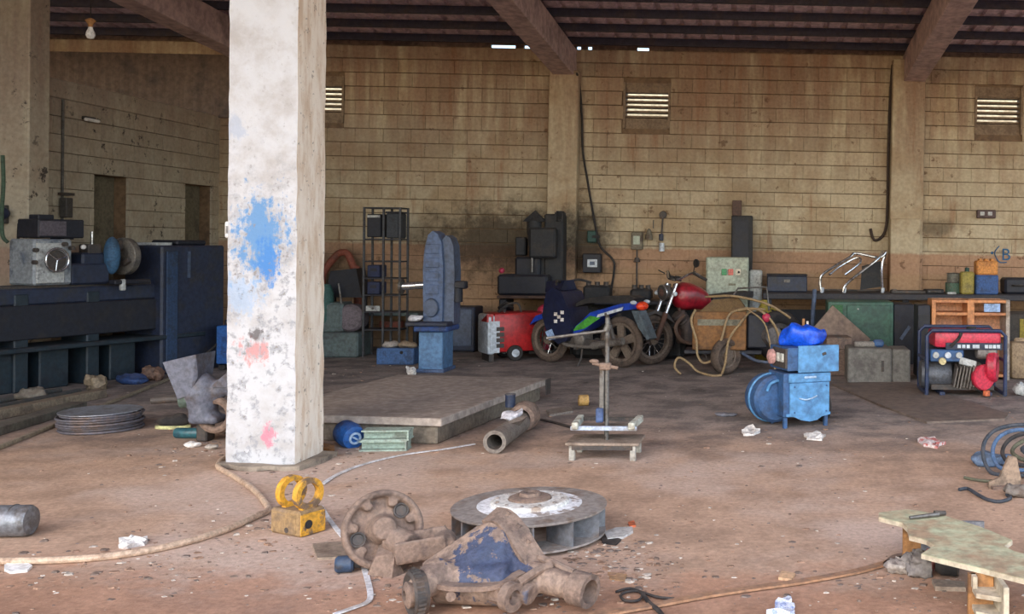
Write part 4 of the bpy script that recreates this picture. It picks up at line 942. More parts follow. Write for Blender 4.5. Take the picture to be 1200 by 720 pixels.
# ---- machines behind the column on its right
def at(u, v): q = F(u, v); return Vector((q.x, q.y, 0))
q = at(398, 420); gr = thing('grinding_machine', 'grey-green grinding machine with drum beside the white column', 'machine', (q.x - .12, q.y + .3, 0))
GG = M('grey_green_paint', (86, 100, 100), (70, 76, 76), sc=5, dust=.15, rough=.6)
G().box((.02, 0, .16), (.62, .5, .32), bev=.02).build('base', GG, gr); G().box((-.10, .05, .50), (.36, .38, .40), bev=.03).build('body', GG, gr)
G().lathe([(0, 0), (.16, 0), (.18, .03), (.18, .2), (.15, .24), (0, .24)], (.16, .12, .50), (0, -1, 0), 28).build('drum', M('mauve_grey', (108, 98, 104), dust=.15), gr)
G().lathe([(0, 0), (.07, 0), (.09, .1), (.09, .45), (.05, .55), (0, .57)], (-.16, -.06, .38), (0, 0, 1), 20).build('bottle', M('bottle_green', (46, 84, 80), dust=.1), gr)
G().tube([(.05, -.1, .68), (.03, -.1, .85), (.01, -.1, .95)], .014).build('lever', STEEL, gr)
G().cyl((-.18, -.26, .2), (-.18, -.275, .2), .03).build('port', BLACK, gr)
for x_, y_ in ((-.2, -.18), (.24, -.18), (-.2, .18), (.24, .18)): G().box((x_, y_, .0), (.06, .06, .02)).build('foot', BLACK, gr)
q = at(420, 411); hd = thing('dust_hood', 'black sheet metal hood behind the grinding machine', 'hood', (q.x, 13.55, 0))
g = G(); g.hull([(-.3, -.1, .75), (.2, -.1, .75), (-.3, .2, .75), (.2, .2, .75), (-.22, -.1, 1.1), (.12, -.1, 1.14), (-.22, .2, 1.1), (.12, .2, 1.14)]); g.build('hood_shell', NAVYD, hd)
for x_ in (-.26, .16): G().box((x_, .1, .38), (.05, .05, .76)).build('leg', NAVYD, hd)
q = at(392, 409); rp = thing('bent_pipe', 'rust red pipe bent into an arch beside the rack', 'pipe', (q.x, WY - .25, 0))
G().tube([(-.25, 0, 0), (-.22, 0, .7), (-.2, 0, 1.05), (-.02, 0, 1.30), (.06, 0, 1.34), (.14, 0, 1.32), (.22, 0, 1.14), (.28, 0, 1.02), (.28, 0, .0)], .05, n=12, k=3).build('pipe_run', M('rust_red', (126, 66, 50), (98, 58, 46), dust=.1), rp)
G().cyl((.28, 0, 1.0), (.28, 0, .93), .065, n=16).build('coupling', M('rust_red', (0, 0, 0)), rp)
# tall rack
q = at(448, 418); rk = thing('tall_rack', 'tall narrow black steel rack holding boxes, with ladder side', 'rack', (q.x, q.y + .1, 0)); s_ = FPX / q.y
hgt = (418 - 243) / s_
W2 = 42 / s_ / 2
for x_ in (-W2, 0.02, W2):
    for y_ in (-.14, .14): G().box((x_, y_, hgt / 2), (.025, .025, hgt)).build('upright', M('grey_upright', (70, 72, 76), (60, 52, 48), dust=.1), rk)
for z_ in (.35, .58, .80, 1.02, 1.24, hgt - .42, hgt - .01): G().box((0, 0, z_), (W2 * 2, .3, .018)).build('shelf', NAVYD, rk)
bx1 = thing('parts_bin', 'dark steel bin on top shelf of tall rack, beside lidded bin', 'bin', (q.x - W2 / 2 + .005, q.y + .1, hgt - .411)); G().box((0, 0, .17), (W2 * .78, .26, .30), bev=.01).build('bin_body', NAVYD, bx1); G().box((0, -.135, .29), (W2 * .7, .012, .03)).build('bin_lip', PALEG, bx1)
bx2 = thing('parts_bin', 'lidded charcoal bin on top shelf of tall rack', 'bin', (q.x + W2 / 2 + .015, q.y + .1, hgt - .411)); G().box((0, 0, .17), (W2 * .74, .27, .33), bev=.015).build('bin_body', M('charcoal', (54, 58, 64), (44, 46, 50), dust=.1), bx2); G().box((0, 0, .345), (W2 * .78, .28, .02), bev=.005).build('bin_lid', NAVYD, bx2)
for z_, lb in ((1.033, 'navy box on the third shelf down of tall rack'), (.812, 'navy box on the fourth shelf down of tall rack')):
    bb = thing('storage_box', lb, 'box', (q.x - W2 / 2, q.y + .1, z_)); G().box((0, 0, .08), (W2 * .7, .24, .16), bev=.01).build('box_body', M('ink_blue', (36, 46, 78), dust=.1), bb); G().box((0, -.122, .1), (.08, .008, .04)).build('tag_holder', NAVYD, bb)
bb = thing('label_plate', 'pale plate standing on middle shelf of tall rack', 'plate', (q.x - W2 / 2, q.y - .02, .593)); G().box((0, 0, .035), (W2 * .8, .02, .07), bev=.004).build('plate_body', PALEG, bb); G().cyl((0, -.01, .035), (0, -.016, .035), .015).build('stud', DARKM, bb)

# ---- blue slotting machine
q = at(507, 437); sm = thing('slotting_machine', 'tall blue-grey slotting machine on light blue pedestal', 'machine', (q.x - .03, q.y + .2, 0)); sm.scale = (.78, 1, 1)
SB = M('steel_blue_paint', (76, 96, 130), (60, 74, 98), sc=5, rough=.5, dust=.1)
LBP = M('pedestal_blue', (84, 124, 164), (66, 96, 130), sc=4, rough=.5, dust=.12)
G().box((0, 0, .235), (.36, .38, .47), bev=.012).build('pedestal', LBP, sm); G().box((0, 0, .02), (.42, .44, .04), bev=.006).build('foot', SB, sm)
G().box((.02, -.02, .50), (.50, .46, .06), bev=.015).build('table', M('blue_table', (44, 74, 130), (50, 60, 84), dust=.1), sm)
G().box((-.05, -.04, .555), (.62, .40, .05), bev=.012).build('slide', NAVY, sm)
pf = [(-.14, .56), (.14, .56), (.15, 1.2), (.12, 1.50), (.06, 1.60), (-.01, 1.63), (-.08, 1.58), (-.13, 1.42), (-.15, 1.2)]
g = G(); g.prism(pf, -.13, .13, Matrix.Translation((-.02, .05, 0)) @ Euler((PI / 2, 0, 0)).to_matrix().to_4x4()); g.build('frame_column', SB, sm)
g = G(); g.prism([(x * .8 + .14, z * .97) for x, z in pf], -.12, .12, Matrix.Translation((.02, .09, 0)) @ Euler((PI / 2, 0, 0)).to_matrix().to_4x4()); g.build('side_housing', SLATE, sm)
for z_ in (1.42, 1.26, 1.10, .95): G().box((-.03, -.085, z_), (.20, .01, .11), bev=.004).build('cover_plate', SB, sm)
G().lathe([(0, 0), (.10, 0), (.11, .02), (.10, .05), (0, .055)], (-.03, -.08, .74), (0, -1, 0), 24).build('crank_disc', SLATE, sm)
G().cyl((-.50, -.02, .98), (-.15, .0, 1.0), .045, n=18).build('ram', CHROME, sm); G().lathe([(0, 0), (.09, 0), (.09, .03), (0, .03)], (-.50, -.02, .98), (-1, 0, 0), 20).build('ram_flange', STEEL, sm)
G().box((.30, .05, 1.0), (.26, .14, .09), bev=.015).build('motor_arm', NAVYD, sm); G().lathe([(0, 0), (.07, 0), (.07, .16), (0, .16)], (.30, .05, .80), (0, 0, 1), 18).build('motor', NAVYD, sm)
lump('white_rag', 482, 440, (.05, .05, .05), PAPER, 'white crumpled cup on floor beside light blue pedestal', 'cup', 2)
rg2 = tag(G().sph((0, 0, .035), (.09, .06, .04), 12).jit(.02, 16).build('rag', M('white_rag', (0, 0, 0)), loc=(q.x - .22, q.y + .06, .583)), 'white rag on slide of the blue slotting machine', 'rag')
# low blue box with rags
q = at(465, 428); lb_ = thing('low_blue_box', 'low blue steel box with rags on top beside pedestal', 'steel box', (q.x - .03, q.y + .18, 0))
G().box((0, 0, .10), (.46, .32, .20), bev=.012).build('case', M('dull_blue_paint', (64, 98, 146), (52, 76, 110), dust=.15), lb_); G().cyl((.08, -.16, .15), (.08, -.172, .15), .02).build('hole', BLACK, lb_)
for x_, s2, sd, lb2 in ((-.10, (.10, .08, .05), 2, 'pale grey rag heap on low blue box'), (.10, (.12, .09, .045), 7, 'brownish rag heap on low blue box')):
    g = G().sph((0, 0, .035), s2, 14).jit(.025, 12, sd)
    for v_ in g.b.verts: v_.co.z = max(0, v_.co.z)
    tag(g.build('rag_heap', RAG if sd == 2 else M('brown_rag', (150, 132, 110), (110, 98, 84), dust=.2), loc=(q.x - .03 + x_, q.y + .14, .2), angle=70), lb2, 'rags')
q = at(425, 410); dk = thing('dark_bench', 'low dark bench with tubular legs below tall rack', 'bench', (q.x + .35, 14.05, 0))
G().box((0, 0, .5), (.9, .4, .05), bev=.01).build('bench_top', GG, dk)
for x_ in (-.4, .4): G().box((x_, 0, .24), (.05, .36, .48)).build('leg', NAVYD, dk)
G().box((.05, -.1, .34), (.3, .1, .12)).build('drawer', M('rust_red', (0, 0, 0)), dk)
# dark cabinet between slotter and welder
q = at(552, 412); dcab = thing('dark_cabinet', 'dark blue steel cabinet between slotting machine and red welder', 'cabinet', (q.x - .08, WY - .5, 0))
G().box((0, 0, .32), (.36, .4, .60), bev=.015).build('case', NAVY, dcab); G().box((.0, -.205, .34), (.28, .015, .5), bev=.005).build('door', SLATE, dcab); G().box((0, 0, .01), (.3, .34, .02)).build('foot', BLACK, dcab)

# ---- red welding machine
q = at(598, 422); wd = thing('welding_machine', 'red wheeled welding machine with white front panel', 'welder', (q.x - .02, q.y + .10, 0), rz=math.radians(33)); 
RED = M('red_enamel', (176, 30, 34), (140, 26, 30), sc=4, rough=.4, dust=.1)
WHT = M('pale_enamel', (196, 204, 212), (168, 176, 186), sc=5, rough=.4, dust=.1)
G().box((.04, 0, .36), (.66, .42, .50), bev=.04, seg=2).build('case', RED, wd)
g = G().box((-.32, 0, .34), (.10, .42, .50), bev=.03, seg=2); fp_ = g.build('front_panel', WHT, wd)
G().box((-.275, -.213, .31), (.12, .012, .40), bev=.004).build('side_trim', WHT, wd)
for z_ in (.20, .27, .34, .41): G().box((-.21, -.215, z_), (.10, .012, .05)).build('grille_slot', DARKM, wd)
G().hull([(-.375, -.2, .50), (-.375, .05, .50), (-.375, -.2, .60), (-.30, -.215, .60), (-.30, -.215, .50)]).build('corner_badge', RED, wd)
for y_ in (-.22, .22):
    wv = G().lathe([(.03, -.03), (.09, -.03), (.10, -.015), (.10, .015), (.09, .03), (.03, .03)], (-.02, y_, .10), (0, 1, 0), 24).build('wheel', BLACK, wd); G().lathe([(0, -.032), (.05, -.032), (.05, .032), (0, .032)], (-.02, y_, .10), (0, 1, 0), 18).build('hub', WHT, wv)
G().box((-.3, 0, .05), (.06, .3, .10)).build('front_foot', DARKM, wd)
G().tube([(-.12, -.1, .60), (-.1, -.1, .70), (.05, -.1, .72), (.1, -.1, .60)], .014, k=4).build('handle', DARKM, wd)
g = G(); g.tube([(-.2, -.1, .62), (-.1, -.15, .70), (0, -.05, .66), (-.05, .05, .72), (-.16, .0, .66)], .02, k=5); g.build('torch_lead', BLACK, wd)
g = G().lathe([(0, 0), (.10, 0), (.10, .44), (.08, .54), (.04, .58), (0, .6)], (.46, .06, .10), (0, 0, 1), 22); g.build('gas_bottle', M('pink_red', (186, 54, 84), (150, 40, 62), dust=.1, rough=.4), wd)
G().box((.38, .04, .08), (.34, .28, .03)).build('bottle_tray', DARKM, wd); G().tube([(.33, -.215, .12), (.34, -.23, .40), (.30, -.22, .58)], .012, k=4).build('side_rail', STEEL, wd)

# ---- drill / milling machine against wall
q = Vector((W(648, 300)[0], WY - .52, 0)); ml = thing('milling_machine', 'black pillar drilling machine on stand by the sooty wall', 'machine', (q.x, q.y, 0)); kk = (WY - .6) / FPX
BK = M('sooty_black', (34, 36, 40), (48, 44, 42), sc=7, rough=.7, dust=.1)
G().box((.14, .1, .95), (.26, .26, 1.9), bev=.02).build('pillar', BK, ml); G().box((.02, -.02, 1.5), (.36, .36, .42), bev=.03).build('head', BK, ml)
G().box((.03, .12, 1.2), (.42, .26, .95), bev=.03).build('body', BK, ml); G().box((-.20, .02, 1.16), (.34, .26, .30), bev=.03).build('knee', NAVYD, ml)
G().lathe([(.0, 0), (.05, 0), (.07, .1), (.10, .3), (.10, .45), (.06, .5), (0, .5)], (-.12, -.05, 1.35), (0, 0, 1), 20).build('motor', BK, ml); G().hull([(-.26, -.14, 1.79), (.04, -.14, 1.79), (-.26, .06, 1.79), (.04, .06, 1.79), (-.11, -.04, 1.95)]).build('pulley_cover', BK, ml)
G().cyl((-.12, -.16, 1.1), (-.12, -.16, 1.68), .018).build('spindle', STEEL, ml); G().box((-.30, -.02, 1.45), (.14, .16, .26), bev=.02).build('gear_case', BK, ml)
G().box((-.22, -.08, .93), (.68, .42, .28), bev=.03).build('table', NAVYD, ml); G().box((-.18, -.12, .77), (.72, .50, .04), bev=.01).build('work_table', M('rust_brown', (84, 62, 52), dust=.1), ml)
for x_ in (-.48, .14): G().box((x_, -.1, .37), (.10, .4, .75), bev=.015).build('stand_leg', NAVYD, ml)
G().box((-.17, .0, .30), (.6, .3, .5)).build('stand_box', NAVYD, ml); G().sph((-.52, -.2, 1.12), .04).build('knob', M('pink_red', (0, 0, 0)), ml)
for k in range(5): G().box((.26 - .02 * k, .02, 1.86 + .02 * (k % 2)), (.03, .2, .12)).build('fin', BK, ml)

# ================================================================== MOTORBIKES AND THE RIGHT-HAND SIDE
TYRE = M('dusty_tyre', (86, 72, 62), (56, 48, 44), sc=9, rough=.9, dust=.35)
RIM = M('dusty_rim', (120, 106, 94), (92, 80, 72), rough=.5, metal=.3, dust=.3)
ENG = M('engine_alloy', (128, 122, 116), (92, 84, 78), rough=.5, metal=.4, dust=.3)
def wheel(parent, c, r, w_, spokes, name='wheel'):
    t = bpy.data.objects.new(name, None); C.objects.link(t); t.parent = parent; t.location = c
    g = G(); m = []
    for k in range(12):
        a_ = 2 * PI * k / 12; m.append((r - .045 + .045 * math.cos(a_), w_ / 2 * math.sin(a_)))
    g.lathe(m, (0, 0, 0), (0, 1, 0), 40, close=True).build('tyre', TYRE, t)
    G().lathe([(r - .105, -.03), (r - .075, -.035), (r - .075, .035), (r - .105, .03)], (0, 0, 0), (0, 1, 0), 36, close=True).build('rim', RIM, t)
    G().lathe([(0, -.05), (.06, -.05), (.065, 0), (.06, .05), (0, .05)], (0, 0, 0), (0, 1, 0), 20).build('hub', RIM, t)
    if spokes == 'mag':
        g = G()
        for k in range(5):
            a_ = 2 * PI * k / 5 + .3; ca, sa = math.cos(a_), math.sin(a_)
            g.hull([(ca * .05 - sa * x_, y_, sa * .05 + ca * x_) for x_ in (-.045, .045) for y_ in (-.02, .02)] + [(ca * (r - .09) - sa * x_, y_, sa * (r - .09) + ca * x_) for x_ in (-.055, .055) for y_ in (-.02, .02)])
        g.build('spokes', RIM, t)
    else:
        g = G()
        for k in range(18):
            a_ = 2 * PI * k / 18; ca, sa = math.cos(a_), math.sin(a_); s2 = .04 if k % 2 else -.04; g.cyl((ca * .05, s2, sa * .05), (ca * (r - .08), 0, sa * (r - .08)), .004, n=5)
        g.build('spokes', CHROME, t)
    return t
def side(poly, y0, y1):      # outline in x-z, thickness in y
    g = G(); g.prism([(x, z) for x, z in poly], -y1, -y0, Euler((PI / 2, 0, 0)).to_matrix().to_4x4()); return g
# --- blue step-through bike: x forward, rear wheel at -0.6
rw = F(728, 431); fw = F(644, 424.5); dv = fw - rw; WB = dv.length; mid = (rw + fw) / 2
b1 = thing('motorcycle', 'blue step-through motorcycle with green stripe and orange tail light', 'motorcycle', (mid.x, mid.y, 0), rz=math.atan2(dv.y, dv.x), group='parked motorcycles')
BB = M('bike_blue', (28, 64, 168), (22, 44, 120), sc=4, rough=.3, dust=.08); BN = M('bike_navy', (24, 30, 58), (28, 32, 48), sc=4, rough=.35, dust=.08)
h_ = WB / 2
wheel(b1, (-h_, 0, .31), .31, .085, 'mag', 'rear_wheel'); wheel(b1, (h_, 0, .29), .29, .075, 'wire', 'front_wheel')
side([(-h_ + .0, .31), (-.10, .33), (.12, .34), (.18, .28), (.1, .22), (-.1, .24), (-h_, .27)], .07, .12).build('swing_arm', DARKM, b1); side([(-h_, .31), (-.10, .33), (-.1, .24), (-h_, .27)], -.12, -.07).build('swing_arm', DARKM, b1)
side([(-h_ - .28, .80), (-h_ - .08, .78), (-.18, .66), (.02, .50), (.12, .42), (.22, .40), (.1, .36), (-.12, .46), (-.32, .60), (-h_ + .05, .68), (-h_ - .26, .72)], -.13, .13).build('tail_fairing', BB, b1)
side([(-.34, .60), (-.18, .62), (.02, .49), (.08, .42), (-.1, .46)], .131, .138).build('green_stripe', M('lime_green', (72, 158, 52), dust=.08), b1)
side([(-h_ - .12, .745), (-.30, .64), (-.28, .60), (-h_ - .10, .70)], .131, .139).build('white_stripe', WHT, b1)
side([(-h_ - .22, .80), (-.12, .77), (.05, .72), (.05, .76), (-.1, .83), (-.35, .86), (-h_ - .18, .88), (-h_ - .27, .85)], -.12, .12).build('seat', BLACK, b1)
tl = G().sph((-h_ - .30, 0, .755), (.06, .10, .055), 16).build('tail_light', M('orange_red_lens', (226, 72, 34), (196, 36, 34), sc=16, rough=.2, dust=.05), b1)
for s_ in (-1, 1): G().sph((-h_ - .27, s_ * .14, .80), (.045, .03, .025), 10).build('indicator', WHT, b1)
side([(-h_ - .30, .70), (-h_ - .20, .70), (-h_ - .30, .50), (-h_ - .43, .36), (-h_ - .46, .38), (-h_ - .38, .55)], -.08, .08).build('rear_mudguard', M('grey_mudguard', (84, 96, 104), dust=.15), b1)
side([(h_ - .30, .26), (h_ - .14, .34), (h_ - .04, .60), (h_ - .10, .88), (h_ - .20, .95), (h_ - .34, .90), (h_ - .44, .70), (h_ - .50, .46), (h_ - .42, .30)], -.20, .20).build('leg_shield', BN, b1)
pc = G()
for i in range(3):
    for j in range(3):
        if (i + j) % 2 == 0: pc.box((h_ - .36 + i * .05, .205, .56 + j * .045 + i * -.012), (.048, .006, .042))
        if (i + j) % 2 == 0: pc.box((h_ - .36 + i * .05, -.205, .56 + j * .045 + i * -.012), (.048, .006, .042))
pc.build('checker_decal', PAPER, b1); side([(h_ - .16, .30), (h_ - .1, .40), (h_ - .2, .44), (h_ - .26, .32)], .201, .207).build('silver_decal', M('ice_blue', (150, 176, 214), dust=.05), b1)
G().hull([(h_ - .30, s_ * y_, z_) for s_ in (-1, 1) for y_, z_ in ((.15, .92), (.09, 1.04))] + [(h_ + .0, s_ * y_, z_) for s_ in (-1, 1) for y_, z_ in ((.10, .88), (.07, 1.02))]).build('handlebar_cowl', BN, b1)
G().tube([(h_ - .38, -.34, 1.0), (h_ - .28, -.2, 1.04), (h_ - .22, 0, 1.0), (h_ - .28, .2, 1.04), (h_ - .38, .34, 1.0)], .016, k=5).build('handlebar', BLACK, b1)
for s_ in (-1, 1): G().cyl((h_ - .14, s_ * .07, .80), (h_, s_ * .07, .29), .022, n=10).build('fork_leg', DARKM, b1)
side([(h_ - .28, .48), (h_ - .20, .58), (h_, .63), (h_ + .18, .58), (h_ + .28, .46), (h_ + .2, .50), (h_, .57), (h_ - .2, .50)], -.06, .06).build('front_mudguard', BB, b1)
g = G(); g.box((.08, 0, .33), (.30, .20, .18), bev=.03); g.cyl((.12, -.0, .36), (.32, 0, .40), .07); g.lathe([(0, 0), (.08, 0), (.08, .05), (0, .06)], (-.02, .1, .32), (0, 1, 0)); g.cast('engine', ENG, b1, vox=.014, it=1)
G().tube([(.3, .12, .38), (.2, .15, .26), (-.1, .16, .24), (-.3, .17, .26)], .022, k=4).build('exhaust', ENG, b1); G().cyl((-.25, .17, .26), (-h_ - .15, .18, .34), .045, n=14).build('muffler', ENG, b1)
G().box((-.02, .0, .22), (.04, .44, .025)).build('footrest', DARKM, b1); G().tube([(-.06, .12, .24), (-.1, .2, .1), (-.08, .24, .012)], .012).build('side_stand', DARKM, b1)
for s_ in (-1, 1): G().cyl((-h_ + .02, s_ * .12, .34), (-h_ + .14, s_ * .12, .66), .028, n=10).build('shock', DARKM, b1)

# --- red bike facing the camera
fw = F(764, 427.5); rw = fw + Vector((.93, .80, 0)); dv = fw - rw; WB = dv.length; mid = (rw + fw) / 2; h_ = WB / 2
b2 = thing('motorcycle', 'red motorcycle with chrome fork tubes and round headlight', 'motorcycle', (mid.x, mid.y, 0), rz=math.atan2(dv.y, dv.x), group='parked motorcycles')
BR = M('bike_red', (150, 24, 40), (112, 20, 32), sc=4, rough=.3, dust=.1)
wheel(b2, (-h_, 0, .30), .30, .09, 'wire', 'rear_wheel'); wheel(b2, (h_, 0, .31), .31, .08, 'wire', 'front_wheel')
for s_ in (-1, 1):
    G().cyl((h_ - .29, s_ * .10, 1.0), (h_ - .13, s_ * .10, .62), .024, n=12).build('fork_tube', CHROME, b2); G().cyl((h_ - .135, s_ * .10, .64), (h_, s_ * .09, .31), .034, n=12).build('fork_slider', M('brown_slider', (92, 62, 48), (74, 54, 46), dust=.2), b2)
side([(h_ - .30, .50), (h_ - .2, .62), (h_, .68), (h_ + .2, .62), (h_ + .2, .58), (h_, .64), (h_ - .2, .56)], -.07, .07).build('front_mudguard', DARKM, b2)
hl = G().lathe([(0, 0), (.06, .0), (.095, .06), (.10, .12), (.09, .13), (0, .14)], (h_ - .27, 0, .90), (1, 0, -.1), 24).build('headlight', DARKM, b2); G().torus((h_ - .15, 0, .89), .095, .01, (1, 0, -.1), 28, 8).build('bezel', CHROME, hl); G().lathe([(0, .0), (.09, .0), (.0, .03)], (h_ - .15, 0, .89), (1, 0, -.1), 24).build('lens', M('smoked_lens', (110, 84, 76), rough=.15, dust=0), hl)
G().tube([(h_ - .52, -.38, 1.06), (h_ - .42, -.28, 1.14), (h_ - .33, -.12, 1.06), (h_ - .32, .12, 1.06), (h_ - .42, .28, 1.14), (h_ - .52, .38, 1.06)], .015, k=5).build('handlebar', CHROME, b2)
for s_ in (-1, 1): G().cyl((h_ - .42, s_ * .28, 1.14), (h_ - .54, s_ * .40, 1.05), .02, n=10).build('grip', BLACK, b2); G().cyl((h_ - .36, s_ * .26, 1.12), (h_ - .36, s_ * .40, 1.16), .008, n=6).build('brake_lever', DARKM, b2)
for s_ in (-1, 1): G().lathe([(0, 0), (.045, 0), (.05, .05), (0, .06)], (h_ - .34, s_ * .06, 1.04), (-.3, 0, 1), 18).build('gauge', BLACK, b2); G().sph((h_ - .2, s_ * .20, .88), (.035, .03, .03), 10).build('indicator', WHT, b2)
mr = G().lathe([(0, 0), (.055, 0), (.05, .02), (0, .025)], (h_ - .44, .30, 1.26), (-1, 0, 0), 16); mr.cyl((h_ - .43, .26, 1.13), (h_ - .43, .29, 1.22), .006); mr.build('mirror', BLACK, b2)
g = G().hull([(h_ - .38, s_ * y_, z_) for s_ in (-1, 1) for y_, z_ in ((.09, .72), (.13, .84), (.08, .97))] + [(h_ - .62, s_ * y_, z_) for s_ in (-1, 1) for y_, z_ in ((.10, .70), (.15, .83), (.09, .96))] + [(h_ - .85, s_ * y_, z_) for s_ in (-1, 1) for y_, z_ in ((.06, .70), (.08, .80))]); bmesh.ops.subdivide_edges(g.b, edges=list(g.b.edges), cuts=2, use_grid_fill=True, smooth=.6); g.build('fuel_tank', BR, b2, angle=60)
side([(h_ - .85, .78), (-h_ - .3, .80), (-h_ - .3, .88), (-h_, .86), (h_ - .86, .83)], -.12, .12).build('seat', BLACK, b2)
side([(h_ - .9, .70), (-h_ + .1, .72), (-h_ + .15, .52), (h_ - .85, .50)], -.14, .14).build('side_cover', BR, b2)
g = G(); g.box((.02, 0, .36), (.34, .24, .26), bev=.03); g.cyl((.10, 0, .45), (.24, 0, .62), .085)
for k in range(4): g.lathe([(0, 0), (.11, 0), (.11, .012), (0, .012)], (.13 + k * .028, 0, .49 + k * .034), (.64, 0, .77), 18)
g.cast('engine', M('dark_engine', (74, 64, 60), (60, 52, 50), dust=.2), b2, vox=.014, it=1)
G().tube([(h_ - .34, 0, .98), (h_ - .42, 0, .62), (h_ - .42, 0, .36), (.1, 0, .26), (-.2, 0, .24)], .02, k=4).build('frame_tube', M('brown_frame', (84, 54, 46), dust=.2), b2)
G().tube([(.2, .1, .6), (.36, .14, .46), (.24, .16, .27), (-.2, .17, .25), (-h_ - .2, .18, .32)], .024, k=4).build('exhaust', M('rusty_exhaust', (96, 74, 62), dust=.2), b2)
G().tube([(.0, .12, .22), (-.06, .22, .08), (-.05, .26, .012)], .012).build('side_stand', DARKM, b2)

# ---- dark table and engine blocks behind the motorcycles
xa, xb = D(668, 345, 13.75).x, D(826, 345, 13.75).x
t_ = thing('steel_table', 'low black steel table behind the motorcycles under meter box', 'table', ((xa + xb) / 2, 13.82, 0)); Lt = xb - xa
G().box((0, 0, .70), (Lt, .5, .05), bev=.006).build('table_top', NAVYD, t_)
for k in range(4): G().box((-Lt / 2 + .06 + k * (Lt - .12) / 3, -.18, .338), (.06, .06, .675)).build('leg', BK, t_)
G().box((0, .1, .34), (Lt - .08, .03, .66)).build('kick_panel', BK, t_); G().box((0, 0, .2), (Lt - .1, .4, .03)).build('lower_shelf', NAVYD, t_)
for k, (dx_, w_, hh_, lb) in enumerate(((-.55, .36, .20, 'black engine block on steel table near the middle pillar'), (.05, .28, .16, 'small black engine block at the middle of steel table'), (.52, .30, .18, 'black engine block on steel table near control cabinet'))):
    e_ = thing('engine_block', lb, 'engine block', ((xa + xb) / 2 + dx_, 13.8, .725)); G().box((0, 0, hh_ / 2), (w_, .3, hh_), bev=.03).build('crankcase', BK, e_)
    for j in range(3): G().cyl((-w_ / 3 + j * w_ / 3, -.04, hh_ - .01), (-w_ / 3 + j * w_ / 3, -.04, hh_ + .05), .035, n=12).build('cylinder', DARKM, e_)
for k, (dx_, lb) in enumerate(((-.5, 'black gearbox case on floor under steel table, behind blue motorcycle'), (.45, 'black gearbox case on floor under steel table, behind red motorcycle'))):
    e_ = thing('gearbox_case', lb, 'gearbox', ((xa + xb) / 2 + dx_, 13.25, 0)); G().box((0, 0, .2), (.5, .34, .4), bev=.05).build('case', BK, e_); G().lathe([(0, 0), (.13, 0), (.12, .05), (0, .06)], (0, -.17, .22), (0, -1, 0), 20).build('cover', NAVYD, e_)
# ---- wheeled cart with orange box, draped with hoses
q = at(838, 440); ct = thing('tool_cart', 'two-wheeled cart with rusty orange box sides', 'cart', (q.x + .06, q.y + .30, 0))
OR = M('rusty_orange_box', (128, 88, 48), (100, 72, 46), sc=5, rough=.75, dust=.2)
G().box((-.02, 0, .50), (.62, .46, .44), bev=.012).build('box', OR, ct); G().box((-.02, -.235, .60), (.5, .012, .07)).build('faded_band', M('faded_grey_band', (122, 118, 100), dust=.15), ct)
G().box((.02, 0, .25), (.9, .36, .05), bev=.01).build('chassis', NAVYD, ct)
for y_ in (-.24, .24): wheel(ct, (.06, y_, .21), .21, .13, 'mag').rotation_euler = (0, 0, .75)
G().box((.42, 0, .50), (.24, .40, .40), bev=.02).build('motor_case', NAVYD, ct); G().lathe([(0, 0), (.12, 0), (.13, .1), (.10, .22), (0, .24)], (.55, -.05, .45), (.3, -1, 0), 22).build('pump_drum', M('grey_pump', (96, 92, 92), dust=.2), ct)
G().tube([(.25, -.18, .24), (.45, -.3, .16), (.75, -.32, .18), (.85, -.3, .3)], .018, k=4).build('tow_bar', SLATE, ct)
G().box((.80, -.24, .09), (.05, .05, .18)).build('prop_leg', SLATE, ct)
g = G(); g.hull([(-.25, -.2, .72), (.3, -.2, .72), (.3, .2, .72), (-.25, .2, .72), (-.1, -.1, .86), (.2, .0, .88), (0, .15, .86)]); g.jit(.02, 8).build('sacking', M('brown_sacking', (112, 88, 56), (92, 72, 50), dust=.1), ct)
G().tube([(.10, .1, .85), (.18, .1, .98), (.52, .1, 1.0), (.55, .1, .72)], .012).build('push_handle', STEEL, ct)
G().sph((.52, -.24, .66), (.05, .05, .055), 14).build('red_cap', M('pink_red', (0, 0, 0)), ct)
HS = M('tan_rubber_hose', (152, 128, 92), (124, 104, 78), sc=10, rough=.6, dust=.1)
o_ = Vector(ct.location)
for k, (pts, lb) in enumerate((
    ([(-.30, -.2, .74), (-.34, -.28, .62), (-.28, -.29, .40), (-.26, -.3, .22), (-.18, -.3, .14), (-.05, -.31, .22), (.02, -.3, .45), (.10, -.26, .70), (.3, -.1, .76)], 'tan hose looped over cart box, hanging lowest'),
    ([(-.45, -.34, .014), (-.52, -.34, .10), (-.48, -.32, .20), (-.36, -.32, .14), (-.26, -.34, .05), (-.10, -.42, .014), (.02, -.40, .014)], 'tan hose coiled on floor at foot of cart'),
    ([(.02, -.36, .02), (.06, -.36, .16), (.10, -.34, .42), (.24, -.28, .62), (.36, -.1, .74), (.5, 0, .74)], 'tan hose rising straight past cart wheel'),
    ([(.2, -.2, .74), (.40, -.24, .76), (.55, -.26, .66), (.66, -.28, .48), (.70, -.34, .26), (.84, -.40, .02)], 'tan hose drooping over the cart pump drum'),
    ([(-.2, 0, .88), (.1, -.1, .90), (.35, -.1, .86), (.55, -.12, .80), (.72, -.05, .70), (.80, .0, .64)], 'tan hose lying along the sacking on cart'),
    ([(.3, -.25, .76), (.5, -.32, .60), (.58, -.36, .3), (.62, -.38, .10), (.72, -.45, .014)], 'thin tan hose falling beside red cap of cart'))):
    tag(G().tube([tuple(o_ + Vector(p_)) for p_ in pts], .014 if k < 5 else .010, n=8, k=6).build('hose', HS), lb, 'hose', 'hoses draped on the cart')

